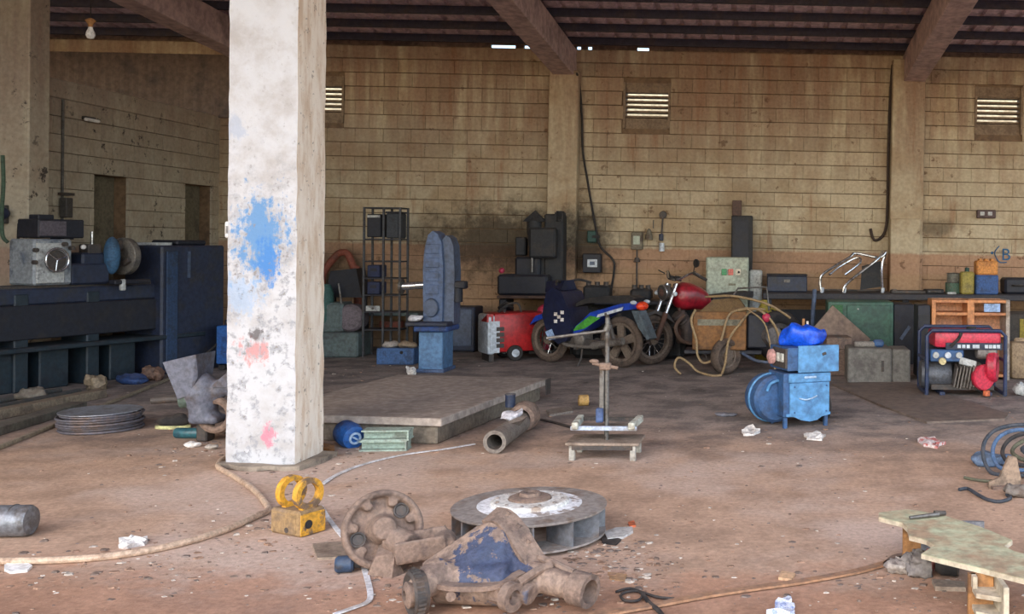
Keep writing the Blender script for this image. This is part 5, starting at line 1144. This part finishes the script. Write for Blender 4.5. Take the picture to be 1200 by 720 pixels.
# ---- control cabinet on wall, black chimney cabinet
def back(u0, u1, v0, v1, y):   # box extents at depth y
    p0, p1 = D(u0, max(v0, v1), y), D(u1, min(v0, v1), y); return p0.x, p1.x, p0.z, p1.z
x0, x1, z0, z1 = back(827, 877, 352, 302, 13.75)
cc = thing('control_cabinet', 'pale grey-green electrical control cabinet with coloured push buttons', 'cabinet', ((x0 + x1) / 2, 13.95, 0))
CG = M('cabinet_grey_green', (168, 176, 158), (146, 148, 132), sc=5, rough=.5, dust=.1)
G().box((0, 0, (.45 + z1) / 2), (x1 - x0, .38, z1 - .45), bev=.012).build('case', CG, cc); G().box((0, 0, .225), ((x1 - x0) * .9, .34, .45)).build('plinth', NAVYD, cc)
G().box((.0, -.195, (z0 + z1) / 2 + .02), ((x1 - x0) * .94, .015, (z1 - z0) * .9), bev=.005).build('door', CG, cc)
zc = D(850, 319, 13.75).z
for dx_, cl in ((-.04, (36, 140, 84)), (.05, (206, 96, 86)), (.15, (214, 204, 184))): G().box((dx_, -.208, zc), (.07, .014, .085), bev=.006).build('push_button', M('button_%d' % cl[0], cl, dust=0, rough=.3), cc)
G().cyl((.16, -.214, zc), (.16, -.225, zc), .016).build('key_switch', BLACK, cc); G().box((.07, -.205, zc - .17), (.10, .008, .03)).build('name_plate', MATS['faded_grey_band'], cc)
x0, x1, z0, z1 = back(877, 891, 352, 317, 13.9); sb_ = thing('side_duct', 'narrow white duct box beside the control cabinet', 'duct', ((x0 + x1) / 2 + .015, 14.1, 0)); G().box((0, 0, z1 / 2), (x1 - x0 + .02, .2, z1), bev=.02).build('duct_body', PALEG, sb_); G().box((0, -.103, z1 * .6), (.08, .01, .2)).build('cover', WHT, sb_)
x0, x1, z0, z1 = back(857, 882, 302, 253, 14.2); ck = thing('stack_cabinet', 'tall black box with square chimney behind control cabinet', 'cabinet', ((x0 + x1) / 2, 14.24, 0))
G().box((0, 0, z1 / 2), (x1 - x0, .18, z1), bev=.01).build('case', BK, ck); zt_ = D(864, 235, 14.2).z; G().box((-.075, 0, (z1 + zt_) / 2), (.13, .13, zt_ - z1), bev=.006).build('chimney', M('rust_brown', (0, 0, 0)), ck); G().box((-.015, -.095, z1 - .42), ((x1 - x0) * .72, .01, .72)).build('panel', NAVYD, ck)
# ---- wall fittings in the middle
def fit(name, label, cat, u, v, y=WY - .02): p_ = D(u, v, y); return thing(name, label, cat, (p_.x, y, p_.z))
t_ = fit('switch_gear', 'small green switch on wall right of pillar', 'switch', 694, 285); G().box((0, -.03, .09), (.13, .07, .17), bev=.015).build('box', M('dark_green', (44, 74, 68), dust=.1), t_); G().box((.06, -.05, .09), (.1, .04, .04)).build('toggle', BLACK, t_)
t_ = fit('meter_box', 'dark meter box with white dial window on wall', 'meter', 695, 320); G().box((0, -.06, .14), (.26, .13, .27), bev=.012).build('case', NAVYD, t_); G().box((.01, -.128, .14), (.14, .01, .11), bev=.004).build('window', WHT, t_); G().box((.01, -.135, .14), (.07, .004, .05)).build('dial', SLATE, t_)
t_ = fit('isolator_box', 'rusty grey isolator box on thin pipe in wall centre', 'box', 747, 294); G().box((0, -.05, .14), (.16, .1, .25), bev=.01).build('case', M('rusty_grey_box', (112, 104, 88), (84, 70, 58), dust=.1), t_); G().box((0, -.105, .15), (.09, .01, .12)).build('plate', CG, t_); G().lathe([(0, 0), (.05, 0), (.03, .06), (0, .07)], (0, -.05, -.16), (0, 0, 1), 14).build('gland', DARKM, t_); G().cyl((0, -.05, .02), (0, -.05, -.62), .012, n=8).build('pipe', DARKM, t_)
t_ = fit('bell_box', 'small dark conical bell on wall beside isolator box', 'bell', 761, 281); G().lathe([(0, 0), (.055, 0), (.05, .05), (.025, .14), (0, .16)], (0, -.06, 0), (0, 0, 1), 16).build('bell_shell', M('rusty_grey_box', (0, 0, 0)), t_); G().box((.06, -.04, .22), (.012, .02, .12)).build('bracket', DARKM, t_)
t_ = fit('wall_lamp', 'round dark lamp cover with hanging white socket on wall', 'lamp', 777, 252); G().lathe([(0, 0), (.055, 0), (.05, .03), (0, .04)], (0, 0, 0), (0, -1, 0), 18).build('cover', DARKM, t_); G().tube([(0, -.02, 0), (-.01, -.03, -.2), (-.02, -.03, -.36)], .012, k=4).build('lead', DARKM, t_); G().box((-.02, -.04, -.32), (.06, .06, .1), bev=.01).build('switch', NAVY, t_); G().lathe([(0, 0), (.04, .0), (.035, .12), (0, .12)], (-.01, -.05, -.52), (0, 0, 1), 14).build('socket', WHT, t_)
pts = [D(u, v, WY - .23 if v < 90 else WY - .06) for u, v in ((676, 86), (679, 100), (682, 140), (683, 178), (689, 215), (697, 262), (703, 288), (716, 302), (720, 312), (717, 335), (714, 350))]
tag(G().tube(pts, .016, n=8, k=5).build('wall_cable', BLACK), 'thick black cable snaking down wall from middle pillar', 'cable')
pts = [D(u, v, WY - .05) for u, v in ((1046, 76), (1043, 120), (1041, 180), (1040, 240), (1038, 268), (1032, 279), (1024, 281), (1020, 268))]
tag(G().tube(pts, .02, n=8, k=5).build('wall_cable', M('brown_cable', (58, 44, 38), dust=.1)), 'brown cable beside the right pillar ending in a hook', 'cable')
t_ = fit('socket_strip', 'dark twin socket strip on wall right of pillar', 'socket', 1155, 256); G().box((0, -.03, .06), (.27, .06, .12), bev=.01).build('case', M('maroon_grey', (84, 66, 64), dust=.1), t_)
for x_ in (-.06, .05): G().box((x_, -.063, .065), (.06, .008, .05)).build('socket', PALEG, t_)
# painted blue mark on the wall
bpk = bpy.data.curves.new('mark', 'FONT'); bpk.body = 'B'; bpk.size = .24; bpk.extrude = .002; to = bpy.data.objects.new('tmp', bpk); C.objects.link(to); bpy.context.view_layer.update()
me = bpy.data.meshes.new_from_object(to.evaluated_get(bpy.context.evaluated_depsgraph_get())); bpy.data.objects.remove(to); me.materials.clear(); me.materials.append(M('blue_marker', (38, 92, 134), dust=0))
pw = W(1173, 305); o = link('painted_letter', me, wb, (pw[0], WY - .008, pw[1]), (PI / 2, 0, 0))
G().tube([(-.03, 0, .2), (-.09, 0, .12), (-.08, 0, .05), (-.02, 0, -.03), (.08, 0, -.03)], .008, n=6, k=4).build('painted_stroke', MATS['blue_marker'], wb, loc=(pw[0], WY - .008, pw[1])); G().sph((-.13, 0, .10), (.02, .004, .02), 8).build('painted_dot', MATS['blue_marker'], wb, loc=(pw[0], WY - .008, pw[1]))

# ---- long dark workbench along the wall
bx0, bx1 = D(894, 345, 13.6).x, 4.6; bzt = .86
wbn = thing('workbench', 'long dark workbench along the wall under the right pillar', 'workbench', ((bx0 + bx1) / 2, 13.72, 0)); Lb = bx1 - bx0
G().box((0, 0, bzt - .04), (Lb, .82, .08), bev=.01).build('bench_top', M('oily_bench_top', (48, 48, 54), (62, 56, 54), dust=.12), wbn); G().box((0, .3, .3), (Lb - .1, .05, .6)).build('back_board', NAVYD, wbn)
for k in range(6): G().box((-Lb / 2 + .08 + k * (Lb - .16) / 5, -.3, (bzt - .08) / 2), (.08, .08, bzt - .08)).build('leg', NAVYD, wbn)
G().box((0, -.05, .3), (Lb - .2, .6, .03)).build('lower_shelf', NAVYD, wbn)
def onb(name, label, cat, u, y=13.7, z=bzt): return thing(name, label, cat, (D(u, 340, y).x, y, z))
t_ = onb('tool_chest', 'long navy tool chest on the workbench beside side duct', 'chest', 922, 13.85); wd_ = (945 - 898) / FPX * 13.7; G().box((0, 0, .11), (wd_, .36, .22), bev=.015).build('case', NAVY, t_); G().box((0, 0, .23), (wd_ + .01, .37, .02), bev=.006).build('lid', NAVYD, t_)
G().box((0, -.185, .15), (.08, .012, .04)).build('latch', STEEL, t_)
# upturned chair frame
t_ = onb('chair_frame', 'upturned chair frame of bent chrome tube on the workbench', 'chair', 1003, 13.65); kq = 13.65 / FPX
def cp(u, v, y=0): p_ = D(u, v, 13.65 + y); return (p_.x - t_.location.x, y, p_.z - t_.location.z)
lp = lambda v: max(v, .014)
def tubep(ps, r=.018): return G().tube([(p_[0], p_[1], max(p_[2], .021)) for p_ in ps], r, n=10, k=5)
tubep([cp(962, 343, -.1), cp(961, 330, -.1), cp(966, 320, -.1), cp(995, 302, -.05), cp(1003, 297, .0), cp(1030, 302, .05), cp(1038, 296, .1), cp(1033, 312, .1), cp(1034, 338, .0)]).build('tube_leg', CHROME, t_)
tubep([cp(988, 346, -.2), cp(992, 333, -.2), cp(1010, 318, -.15), cp(1028, 304, -.05), cp(1034, 295, .1)]).build('tube_leg', CHROME, t_)
tubep([cp(962, 343, .1), cp(975, 340, .15), cp(1010, 341, .15), cp(1036, 340, .1)], .015).build('cross_tube', DARKM, t_)
tubep([cp(972, 322, 0), cp(985, 312, .1), cp(1004, 302, .15), cp(1008, 308, .1), cp(990, 322, .05)], .016).build('inner_tube', CHROME, t_)
g = G(); g.hull([cp(1010, 312, .12), cp(1032, 306, .12), cp(1034, 336, .12), cp(1008, 340, .12), cp(1010, 312, .16), cp(1032, 306, .16), cp(1034, 336, .16), cp(1008, 340, .16)]); g.build('mesh_back', BK, t_)
for u, v in ((963, 344), (989, 347), (1034, 340)): c_ = cp(u, v, -.1 if u < 1000 else 0); G().cyl((c_[0], c_[1], .0), (c_[0] + .01, c_[1], .07), .024, n=10).build('ferrule', WHT, t_)
t_ = onb('paint_tin', 'dark green tin on workbench under a grey tin', 'tin', 1118); G().lathe([(0, 0), (.12, 0), (.12, .14), (.11, .15), (0, .15)], n=20).build('tin_body', M('green_tin', (78, 108, 92), (104, 96, 84), sc=10, dust=.1), t_); G().torus((0, 0, .145), .115, .006, n=20, m=6).build('rim', STEEL, t_)
t_ = onb('paint_tin', 'grey tin stacked on the dark green tin', 'tin', 1118, 13.7, bzt + .152); G().lathe([(0, 0), (.10, 0), (.10, .12), (0, .13)], n=20).build('tin_body', M('grey_tin', (116, 116, 108), dust=.1), t_); G().torus((0, 0, .118), .096, .006, n=20, m=6).build('rim', STEEL, t_)
t_ = onb('yellow_can', 'dull yellow can with green cap on the workbench', 'can', 1133, 13.5); G().box((0, 0, .15), (.18, .14, .30), bev=.02).build('can_body', M('mustard_can', (150, 136, 66), (122, 110, 62), dust=.1), t_); G().lathe([(0, .3), (.03, .3), (.03, .35), (0, .36)], (0, 0, 0), n=14).build('cap', M('dark_green', (0, 0, 0)), t_)
t_ = onb('jerrycan', 'orange-topped blue canister standing on the workbench', 'canister', 1155, 13.5); G().box((0, 0, .13), (.30, .2, .26), bev=.015).build('lower_body', M('canister_blue', (52, 84, 136), (46, 66, 100), dust=.1), t_); G().box((0, 0, .355), (.29, .19, .19), bev=.02).build('upper_body', M('canister_orange', (206, 138, 70), (170, 112, 62), dust=.1), t_)
for x_ in (-.08, .0, .08): G().box((x_, 0, .46), (.04, .12, .03)).build('rib', MATS['canister_orange'], t_)
t_ = onb('black_case', 'black lidded case on the workbench right of canister', 'case', 1190, 13.7); G().box((0, 0, .11), (.36, .3, .22), bev=.03).build('case_body', NAVYD, t_); G().tube([(-.08, -.15, .12), (-.06, -.2, .12), (.06, -.2, .12), (.08, -.15, .12)], .012).build('handle', BLACK, t_)
t_ = onb('steel_bar', 'flat dark steel bar on the workbench before the pillar', 'steel bar', 1074, 13.6); G().box((-.1, 0, .02), (.5, .2, .04), bev=.01).build('bar_body', DARKM, t_); G().box((-.3, 0, .046), (.06, .16, .012), bev=.003).build('end_lug', IRON, t_)
t_ = onb('clamp_jaw', 'black clamp jaw on the workbench between steel bar and tins', 'clamp', 1094, 13.55); G().box((0, 0, .03), (.24, .16, .06), rot=(0, 0, .2), bev=.01).build('jaw_body', BK, t_); G().cyl((-.08, -.09, .03), (.08, -.13, .03), .012, n=8).build('screw', STEEL, t_)
t_ = onb('pale_scrap', 'small pale scrap on workbench edge below yellow can', 'scrap', 1115, 13.4); G().box((0, 0, .015), (.12, .06, .03), bev=.008).build('scrap_body', PALEG, t_)

# ---- green cabinet, leaning boards, concrete block
q = at(1018, 428); gcb = thing('green_cabinet', 'dark green steel cabinet under the workbench edge', 'cabinet', (q.x, 12.95, 0)); GC = M('cabinet_green', (62, 100, 84), (48, 78, 70), sc=4, rough=.5, dust=.1)
x0, x1, z0, z1 = back(970, 1048, 410, 347, 12.6)
G().box(((x0 + x1) / 2 - q.x, 0, .40), (x1 - x0, .56, .78), bev=.012).build('case', GC, gcb); G().box(((x0 + x1) / 2 - q.x + .1, -.29, .42), ((x1 - x0) * .66, .02, .66), bev=.006).build('door', GC, gcb)
G().box((x0 - q.x + .12, -.29, .42), (.14, .02, .66), bev=.006).build('side_door', M('leaf_green', (58, 104, 66), dust=.1), gcb); G().box(((x0 + x1) / 2 - q.x, 0, .005), (x1 - x0 - .1, .5, .01)).build('skid', BLACK, gcb)
G().sph((x0 - q.x + .38, -.305, .70), .014, 8).build('knob', PALEG, gcb)
x2 = D(1066, 380, 12.6).x; dd = thing('dark_locker', 'black steel locker beside the green cabinet', 'locker', ((x1 + x2) / 2 + .04, 12.98, 0)); G().box((0, 0, .38), (x2 - x1 + .06, .5, .76), bev=.01).build('case', NAVYD, dd); G().box((.02, -.255, .4), (.04, .01, .2), rot=(0, .6, 0)).build('handle', SLATE, dd)
CB = M('grey_block', (114, 112, 106), (96, 92, 88), sc=5, dust=.2)
q = at(1030, 450); cbk = thing('concrete_block', 'large grey concrete block before the green cabinet', 'concrete block', (q.x, q.y + .24, 0)); G().box((-.10, 0, .19), (.48, .46, .38), bev=.015).build('block_body', CB, cbk); G().box((.245, .01, .185), (.20, .42, .37), bev=.015).build('block_end', CB, cbk); G().box((.04, -.232, .19), (.03, .01, .12)).build('slot', DARKM, cbk)
t_ = thing('blue_plane', 'small blue hand plane on top of concrete block', 'tool', (q.x - .13, q.y + .2, .38)); G().box((0, 0, .03), (.26, .08, .06), bev=.015).build('body', M('plane_grey', (136, 130, 122), dust=.1), t_); G().box((.14, 0, .04), (.12, .09, .08), bev=.02).build('handle', DB, t_)
CARD = M('brown_board', (124, 104, 90), (106, 88, 78), sc=4, dust=.2)
q = at(985, 441)
lb1 = tag(G().box((0, 0, 0), (.62, .03, .48), bev=.004).build('leaning_board', CARD, loc=(q.x + .02, q.y + .62, .39), rot=(-.25, .72, .0)), 'square brown board leaning askew against green cabinet', 'board')
for i, (z_, lb, dz) in enumerate(((0, 'lower brown carton beside the concrete block', .30), (.30, 'upper brown carton stacked beside the concrete block', .14))):
    t_ = thing('carton', lb, 'carton', (q.x - .03, q.y + .2, z_), rz=.1 * i, group='brown cartons'); G().box((0, 0, dz / 2), (.30, .34, dz), bev=.008).build('carton_body', M('brown_card2', (112, 92, 80), (92, 78, 70), dust=.15), t_); G().box((0, 0, dz - .004), (.05, .342, .01)).build('tape', DARKM, t_)
q = at(940, 440)
ty = thing('old_tyre', 'old black tyre standing behind the blue bag', 'tyre', (q.x - .26, q.y + 1.3, 0)); G().lathe([(.24 + .09 * math.cos(2 * PI * k / 10), .08 * math.sin(2 * PI * k / 10)) for k in range(10)], (0, 0, .33), (.3, -1, .1), 32, close=True).build('tread', BLACK, ty); G().lathe([(.10, -.04), (.2, -.04), (.2, .04), (.10, .04)], (0, 0, .33), (.3, -1, .1), 28, close=True).build('rim', DARKM, ty)
t_ = thing('yellow_jug', 'small dull yellow jug behind cart by the tyre', 'jug', (at(914, 440).x - .2, at(914, 440).y + 1.55, 0)); G().lathe([(0, 0), (.11, 0), (.12, .05), (.11, .62), (.05, .72), (.05, .78), (0, .78)], n=20).build('jug_body', M('jug_yellow', (140, 124, 40), (104, 94, 44), dust=.1), t_); G().torus((.1, 0, .6), .07, .015, (0, 1, 0), 16, 8).build('handle', M('jug_yellow', (0, 0, 0)), t_)
bl_ = bar('blue_post', 950, 418, 951, 417, .05, .05, SLATE, 'slim blue-grey post leaning by green cabinet', 'post'); bpy.data.objects.remove(bl_)
q = at(952, 425); tag(G().cyl((0, 0, .02), (.07, .3, .92), .03, n=10).build('steel_post', SLATE, loc=(q.x - .04, q.y - .1, 0)), 'slim blue-grey post leaning against the workbench', 'post')

# ---- wooden shelf behind the generator
q = at(1137, 446); x0, x1, z0, z1 = back(1092, 1184, 440, 352, q.y); ws = thing('wooden_shelf', 'small orange wooden shelf unit behind the generator', 'shelf', ((x0 + x1) / 2, q.y + .18, 0)); wW = x1 - x0; OW = M('orange_wood', (196, 132, 84), (168, 112, 76), sc=6, rough=.6, dust=.1); GW = M('grey_wood', (168, 156, 144), (138, 122, 108), dust=.1)
for x_, m_ in ((-wW / 2 + .02, OW), (0, OW), (wW / 2 - .02, GW)): G().box((x_, 0, z1 / 2), (.045 if x_ else .08, .32, z1), bev=.004).build('upright', m_, ws)
for z_ in (z1 - .02, z1 - .16, z1 - .40, .05): G().box((0, 0, z_), (wW - .06, .30, .03)).build('shelf_board', OW, ws)
G().box((0, .155, z1 / 2), (wW - .04, .012, z1)).build('back_board', M('peach_board', (196, 146, 112), (166, 122, 96), dust=.1), ws); G().box((.24, -.14, z1 - .09), (.18, .02, .09)).build('blue_patch', M('ice_blue', (0, 0, 0)), ws)
G().box((-wW / 2 - .09, 0, z1 * .5 - .02), (.14, .32, z1 * .9), bev=.006).build('side_crate', NAVYD, ws)
for z_ in (.25, .4, .55, .7): G().box((-wW / 2 - .09, -.165, z_), (.13, .015, .06)).build('slat', BK, ws)
# ---- generator
q = at(1132, 466); gn = thing('generator', 'red petrol generator with blue tube frame and alloy engine', 'generator', (q.x, q.y + .27, 0)); gw = 92 / FPX * q.y / 2; gh = 78 / FPX * q.y; FB = M('frame_blue', (30, 48, 84), (28, 38, 60), rough=.45, dust=.1); GR = M('tank_red', (196, 44, 70), (160, 34, 56), rough=.4, dust=.12)
for y_ in (-.26, .26):
    G().tube([(-gw, y_, .03), (-gw, y_, gh * .5), (-gw, y_, gh - .05), (-gw + .05, y_, gh), (gw - .05, y_, gh), (gw, y_, gh - .05), (gw, y_, .03)], .02, n=10).build('frame_hoop', FB, gn)
for x_ in (-gw, gw): G().cyl((x_, -.26, .03), (x_, .26, .03), .02).build('frame_tube', FB, gn); G().cyl((x_, -.26, gh * .55), (x_, .26, gh * .55), .016).build('frame_tube', FB, gn)
for x_ in (-gw * .6, gw * .6): G().box((x_, 0, .035), (.05, .54, .03)).build('skid', FB, gn); G().cyl((x_, -.2, .0), (x_, -.2, .03), .03).build('rubber_foot', BLACK, gn)
tk = G().box((.02, -.02, gh - .09), (gw * 1.72, .46, .17), bev=.04, seg=2).build('fuel_tank', GR, gn); G().box((.08, -.255, gh - .155), (gw * 1.45, .012, .07), bev=.004).build('name_band', NAVY, tk)
g = G()
for x_ in (-.10, -.055, -.01, .05, .085, .17, .21, .25, .29): g.box((x_ + .03, -.264, gh - .155), (.032, .004, .034))
g.build('name_marks', WHT, tk); G().lathe([(0, 0), (.05, 0), (.05, .03), (0, .035)], (.1, 0, gh - .01), (0, 0, 1), 18).build('filler_cap', BLACK, tk); G().tube([(-.05, -.26, gh - .02), (-.08, -.27, gh - .08), (-.16, -.27, gh - .16)], .016, k=4).build('strap', BLACK, tk)
G().box((0, .1, gh * .4), (gw * 1.8, .03, gh * .66)).build('rear_shield', NAVYD, gn); G().box((-.02, -.02, .09), (gw * 1.6, .36, .05)).build('engine_bed', DARKM, gn)
cpn = G().box((-gw * .48, -.20, gh * .62), (gw * .85, .10, .12), bev=.01).build('control_panel', DB, gn)
for x_ in (-.3, -.18, -.07): G().lathe([(0, 0), (.032, 0), (.03, .02), (0, .022)], (x_, -.252, gh * .63), (0, -1, 0), 14).build('gauge', WHT if x_ == -.18 else PALEG, cpn)
G().box((.02, -.24, gh * .52), (.17, .05, .07), rot=(0, .25, 0), bev=.01).build('air_filter', PALEG, gn)
g = G(); g.lathe([(0, 0), (.14, 0), (.15, .04), (.15, .24), (.13, .3), (0, .3)], (-.12, -.02, .20), (-1, 0, 0), 24); g.build('alternator', M('grey_alternator', (92, 96, 104), (74, 74, 78), metal=.3, rough=.5, dust=.1), gn)
for k in range(7): G().box((.0 + k * .032 - .1, -.21, .21), (.014, .14, .20 + .02 * (k % 3)), rot=(.2, .15, 0)).build('cooling_fin', ENG, gn)
G().box((.06, -.08, .20), (.26, .28, .26), bev=.03).build('engine_block', ENG, gn)
G().lathe([(0, 0), (.07, 0), (.12, .03), (.13, .08), (.12, .1), (0, .1)], (.14, -.2, .20), (.5, -1, 0), 24).build('recoil_cover', GR, gn)
G().lathe([(.05, -.04), (.14, -.05), (.16, -.03), (.16, .03), (.14, .05), (.05, .04)], (.28, -.18, .30), (1, -.35, 0), 28, close=True).build('fan_shroud', GR, gn)
G().lathe([(0, 0), (.08, 0), (.09, .03), (.09, .18), (.06, .2), (0, .2)], (.12, -.16, .46), (1, 0, 0), 20).build('muffler', M('grey_muffler', (130, 126, 122), dust=.1), gn)
G().lathe([(0, 0), (.035, 0), (.035, .05), (0, .055)], (-.24, -.26, .36), (0, -1, 0), 14).build('knob', M('cream_knob', (200, 186, 140), dust=.1), gn)
G().cyl((.2, -.28, .02), (.2, -.28, .07), .035).build('drain_plug', M('orange_plastic', (0, 0, 0)), gn)
# ---- right edge items
q = at(1195, 446); t_ = thing('feed_sack', 'tall beige sack standing beside the wooden shelf', 'sack', (q.x + .08, q.y + .2, 0)); g = G().box((0, 0, .21), (.34, .30, .42), bev=.06, seg=2); g.jit(.02, 7).build('sack_body', M('beige_sack', (158, 136, 108), (132, 112, 92), dust=.15), t_); G().box((0, 0, .43), (.2, .05, .06), bev=.02).build('tied_top', M('beige_sack', (0, 0, 0)), t_)
t_ = thing('dark_crate', 'dark crate with yellow stripe behind the beige sack', 'crate', (q.x + .12, q.y + .75, 0)); G().box((0, 0, .36), (.42, .4, .72), bev=.02).build('crate_body', M('brown_black', (60, 54, 48), dust=.1), t_); G().box((.04, -.205, .50), (.06, .01, .3)).build('stripe', M('jug_yellow', (0, 0, 0)), t_)
lump('white_lump', 1198, 463, (.10, .08, .07), PALEG, 'pale crumpled plastic on floor beside the generator', 'plastic', 4)
# ---- pile of cables at right edge
q = F(1195, 560)
CABM = [M('cable_slate', (58, 66, 76), dust=.2), M('cable_blue', (74, 104, 140), dust=.2), M('cable_black2', (34, 36, 40), dust=.2), M('cable_olive', (92, 94, 76), dust=.2)]
lbs = ['outermost slate cable loop of the heap, standing highest', 'blue cable loop in the heap near metal sheet', 'black cable loop inside the cable heap', 'olive cable loop at the heap bottom', 'second slate cable loop lying inside the heap']
cq = F(1212, 553)
for k in range(5):
    R_ = .34 - .035 * k; tl_ = .55 - .09 * k; pts = []
    for i in range(16):
        a_ = 2 * PI * i / 16; x_ = R_ * math.cos(a_); y_ = R_ * .7 * math.sin(a_); z_ = .02 + k * .022 + max(0, (R_ * .7 * math.sin(a_) + .1)) * tl_ * 1.4 + .01 * math.sin(3 * a_ + k); pts.append((cq.x + x_ + .03 * k, cq.y + y_, z_))
    tag(G().tube(pts, .014, n=8, closed=True, k=4).build('cable_loop', CABM[k % 4]), lbs[k], 'cable', 'cable heap loops')
tag(G().tube([F(u, v, .012) for u, v in ((1124, 574), (1134, 573), (1146, 580), (1158, 586), (1172, 588), (1184, 584), (1180, 580))], .011, n=8, k=5).build('loose_cable', MATS['cable_slate']), 'loose slate cable end trailing from the heap', 'cable')
tag(G().tube([F(u, v, .012) for u, v in ((1130, 560), (1146, 563), (1162, 564), (1180, 560))], .010, n=8, k=5).build('loose_cable', MATS['cable_olive']), 'straight olive cable end before the cable heap', 'cable')
lump('blue_cloth', 1160, 546, (.14, .06, .05), M('faded_blue_cloth', (96, 120, 150), (80, 96, 116), dust=.25), 'faded blue cloth tucked at edge of cable heap', 'cloth', 3)
q = F(1178, 572); t_ = thing('gusset_plate', 'tan triangular steel gusset standing by the cable heap', 'bracket', (q.x, q.y, 0), rz=.2); g = G(); g.prism([(-.11, 0), (.10, 0), (.10, .06), (.07, .19), (.02, .2), (-.04, .07), (-.11, .04)], -.01, .01, Euler((PI / 2, 0, 0)).to_matrix().to_4x4()); g.build('web', M('tan_gusset', (150, 128, 108), dust=.3), t_); G().box((0, 0, .01), (.2, .10, .02)).build('foot', RUST, t_)
lump('grey_cog', 1192, 582, (.08, .06, .04), IRON, 'small grey iron lump before the gusset plate', 'iron part', 5)

# ================================================================== LITTER
cols = [((196, 184, 170), 'chip_white'), ((150, 118, 96), 'chip_tan'), ((112, 98, 90), 'chip_grey'), ((116, 98, 86), 'chip_dark')]
lm = [M(n, c, dust=.2) for c, n in cols]
g = G(); rnd = random.Random(3)
def chip(x, y, s):
    g.mi = rnd.choice((0, 1, 1, 2, 3)) ; n = rnd.randint(4, 6); b = g.b; h = s * rnd.uniform(.12, .5); a0 = rnd.random() * 6
    lo_ = []; hi_ = []
    for k in range(n):
        a = a0 + 2 * PI * k / n; r = s * rnd.uniform(.5, 1.1); lo_.append(b.verts.new((x + r * math.cos(a) * 1.3, y + r * math.sin(a), 0))); hi_.append(b.verts.new((x + .8 * r * math.cos(a) * 1.3, y + .8 * r * math.sin(a), h * rnd.uniform(.6, 1.2))))
    b.faces.new(hi_).material_index = g.mi
    for k in range(n): b.faces.new([lo_[k], lo_[(k + 1) % n], hi_[(k + 1) % n], hi_[k]]).material_index = g.mi
spots = [((200, 655), 90, .35, 170), ((330, 620), 40, .3, 60), ((470, 690), 60, .25, 150), ((720, 660), 45, .22, 260), ((640, 705), 50, .2, 120), ((800, 660), 120, .4, 60), ((240, 530), 30, .4, 90), ((400, 540), 40, .35, 90), ((1080, 690), 60, .3, 90), ((60, 670), 60, .25, 70), ((950, 515), 60, .5, 60), ((1170, 470), 70, .5, 50), ((560, 560), 200, 1.0, 90), ((900, 600), 250, 1.2, 120), ((450, 435), 50, .6, 60), ((90, 460), 60, .6, 60), ((150, 430), 40, .5, 60)]
for (u, v), su, sy, n in spots:
    c = F(u, v)
    for k in range(n):
        x = c.x + rnd.gauss(0, su / 250 * c.y / 5); y = c.y + rnd.gauss(0, sy)
        if y < 3.2 or y > 13.5 or x < -7.6: continue
        chip(x, y, rnd.choice((.005, .006, .008, .010, .012, .020)))
for k in range(900):
    y = rnd.uniform(3.3, 12.5); x = rnd.uniform(max(-7.6, -.85 * y), .3 * y); chip(x, y, rnd.choice((.005, .006, .008, .012)))
o = g.build('litter_chips', lm); o['kind'] = 'stuff'; tag(o, 'scattered stone chips and paper scraps over the dirt floor', 'litter')
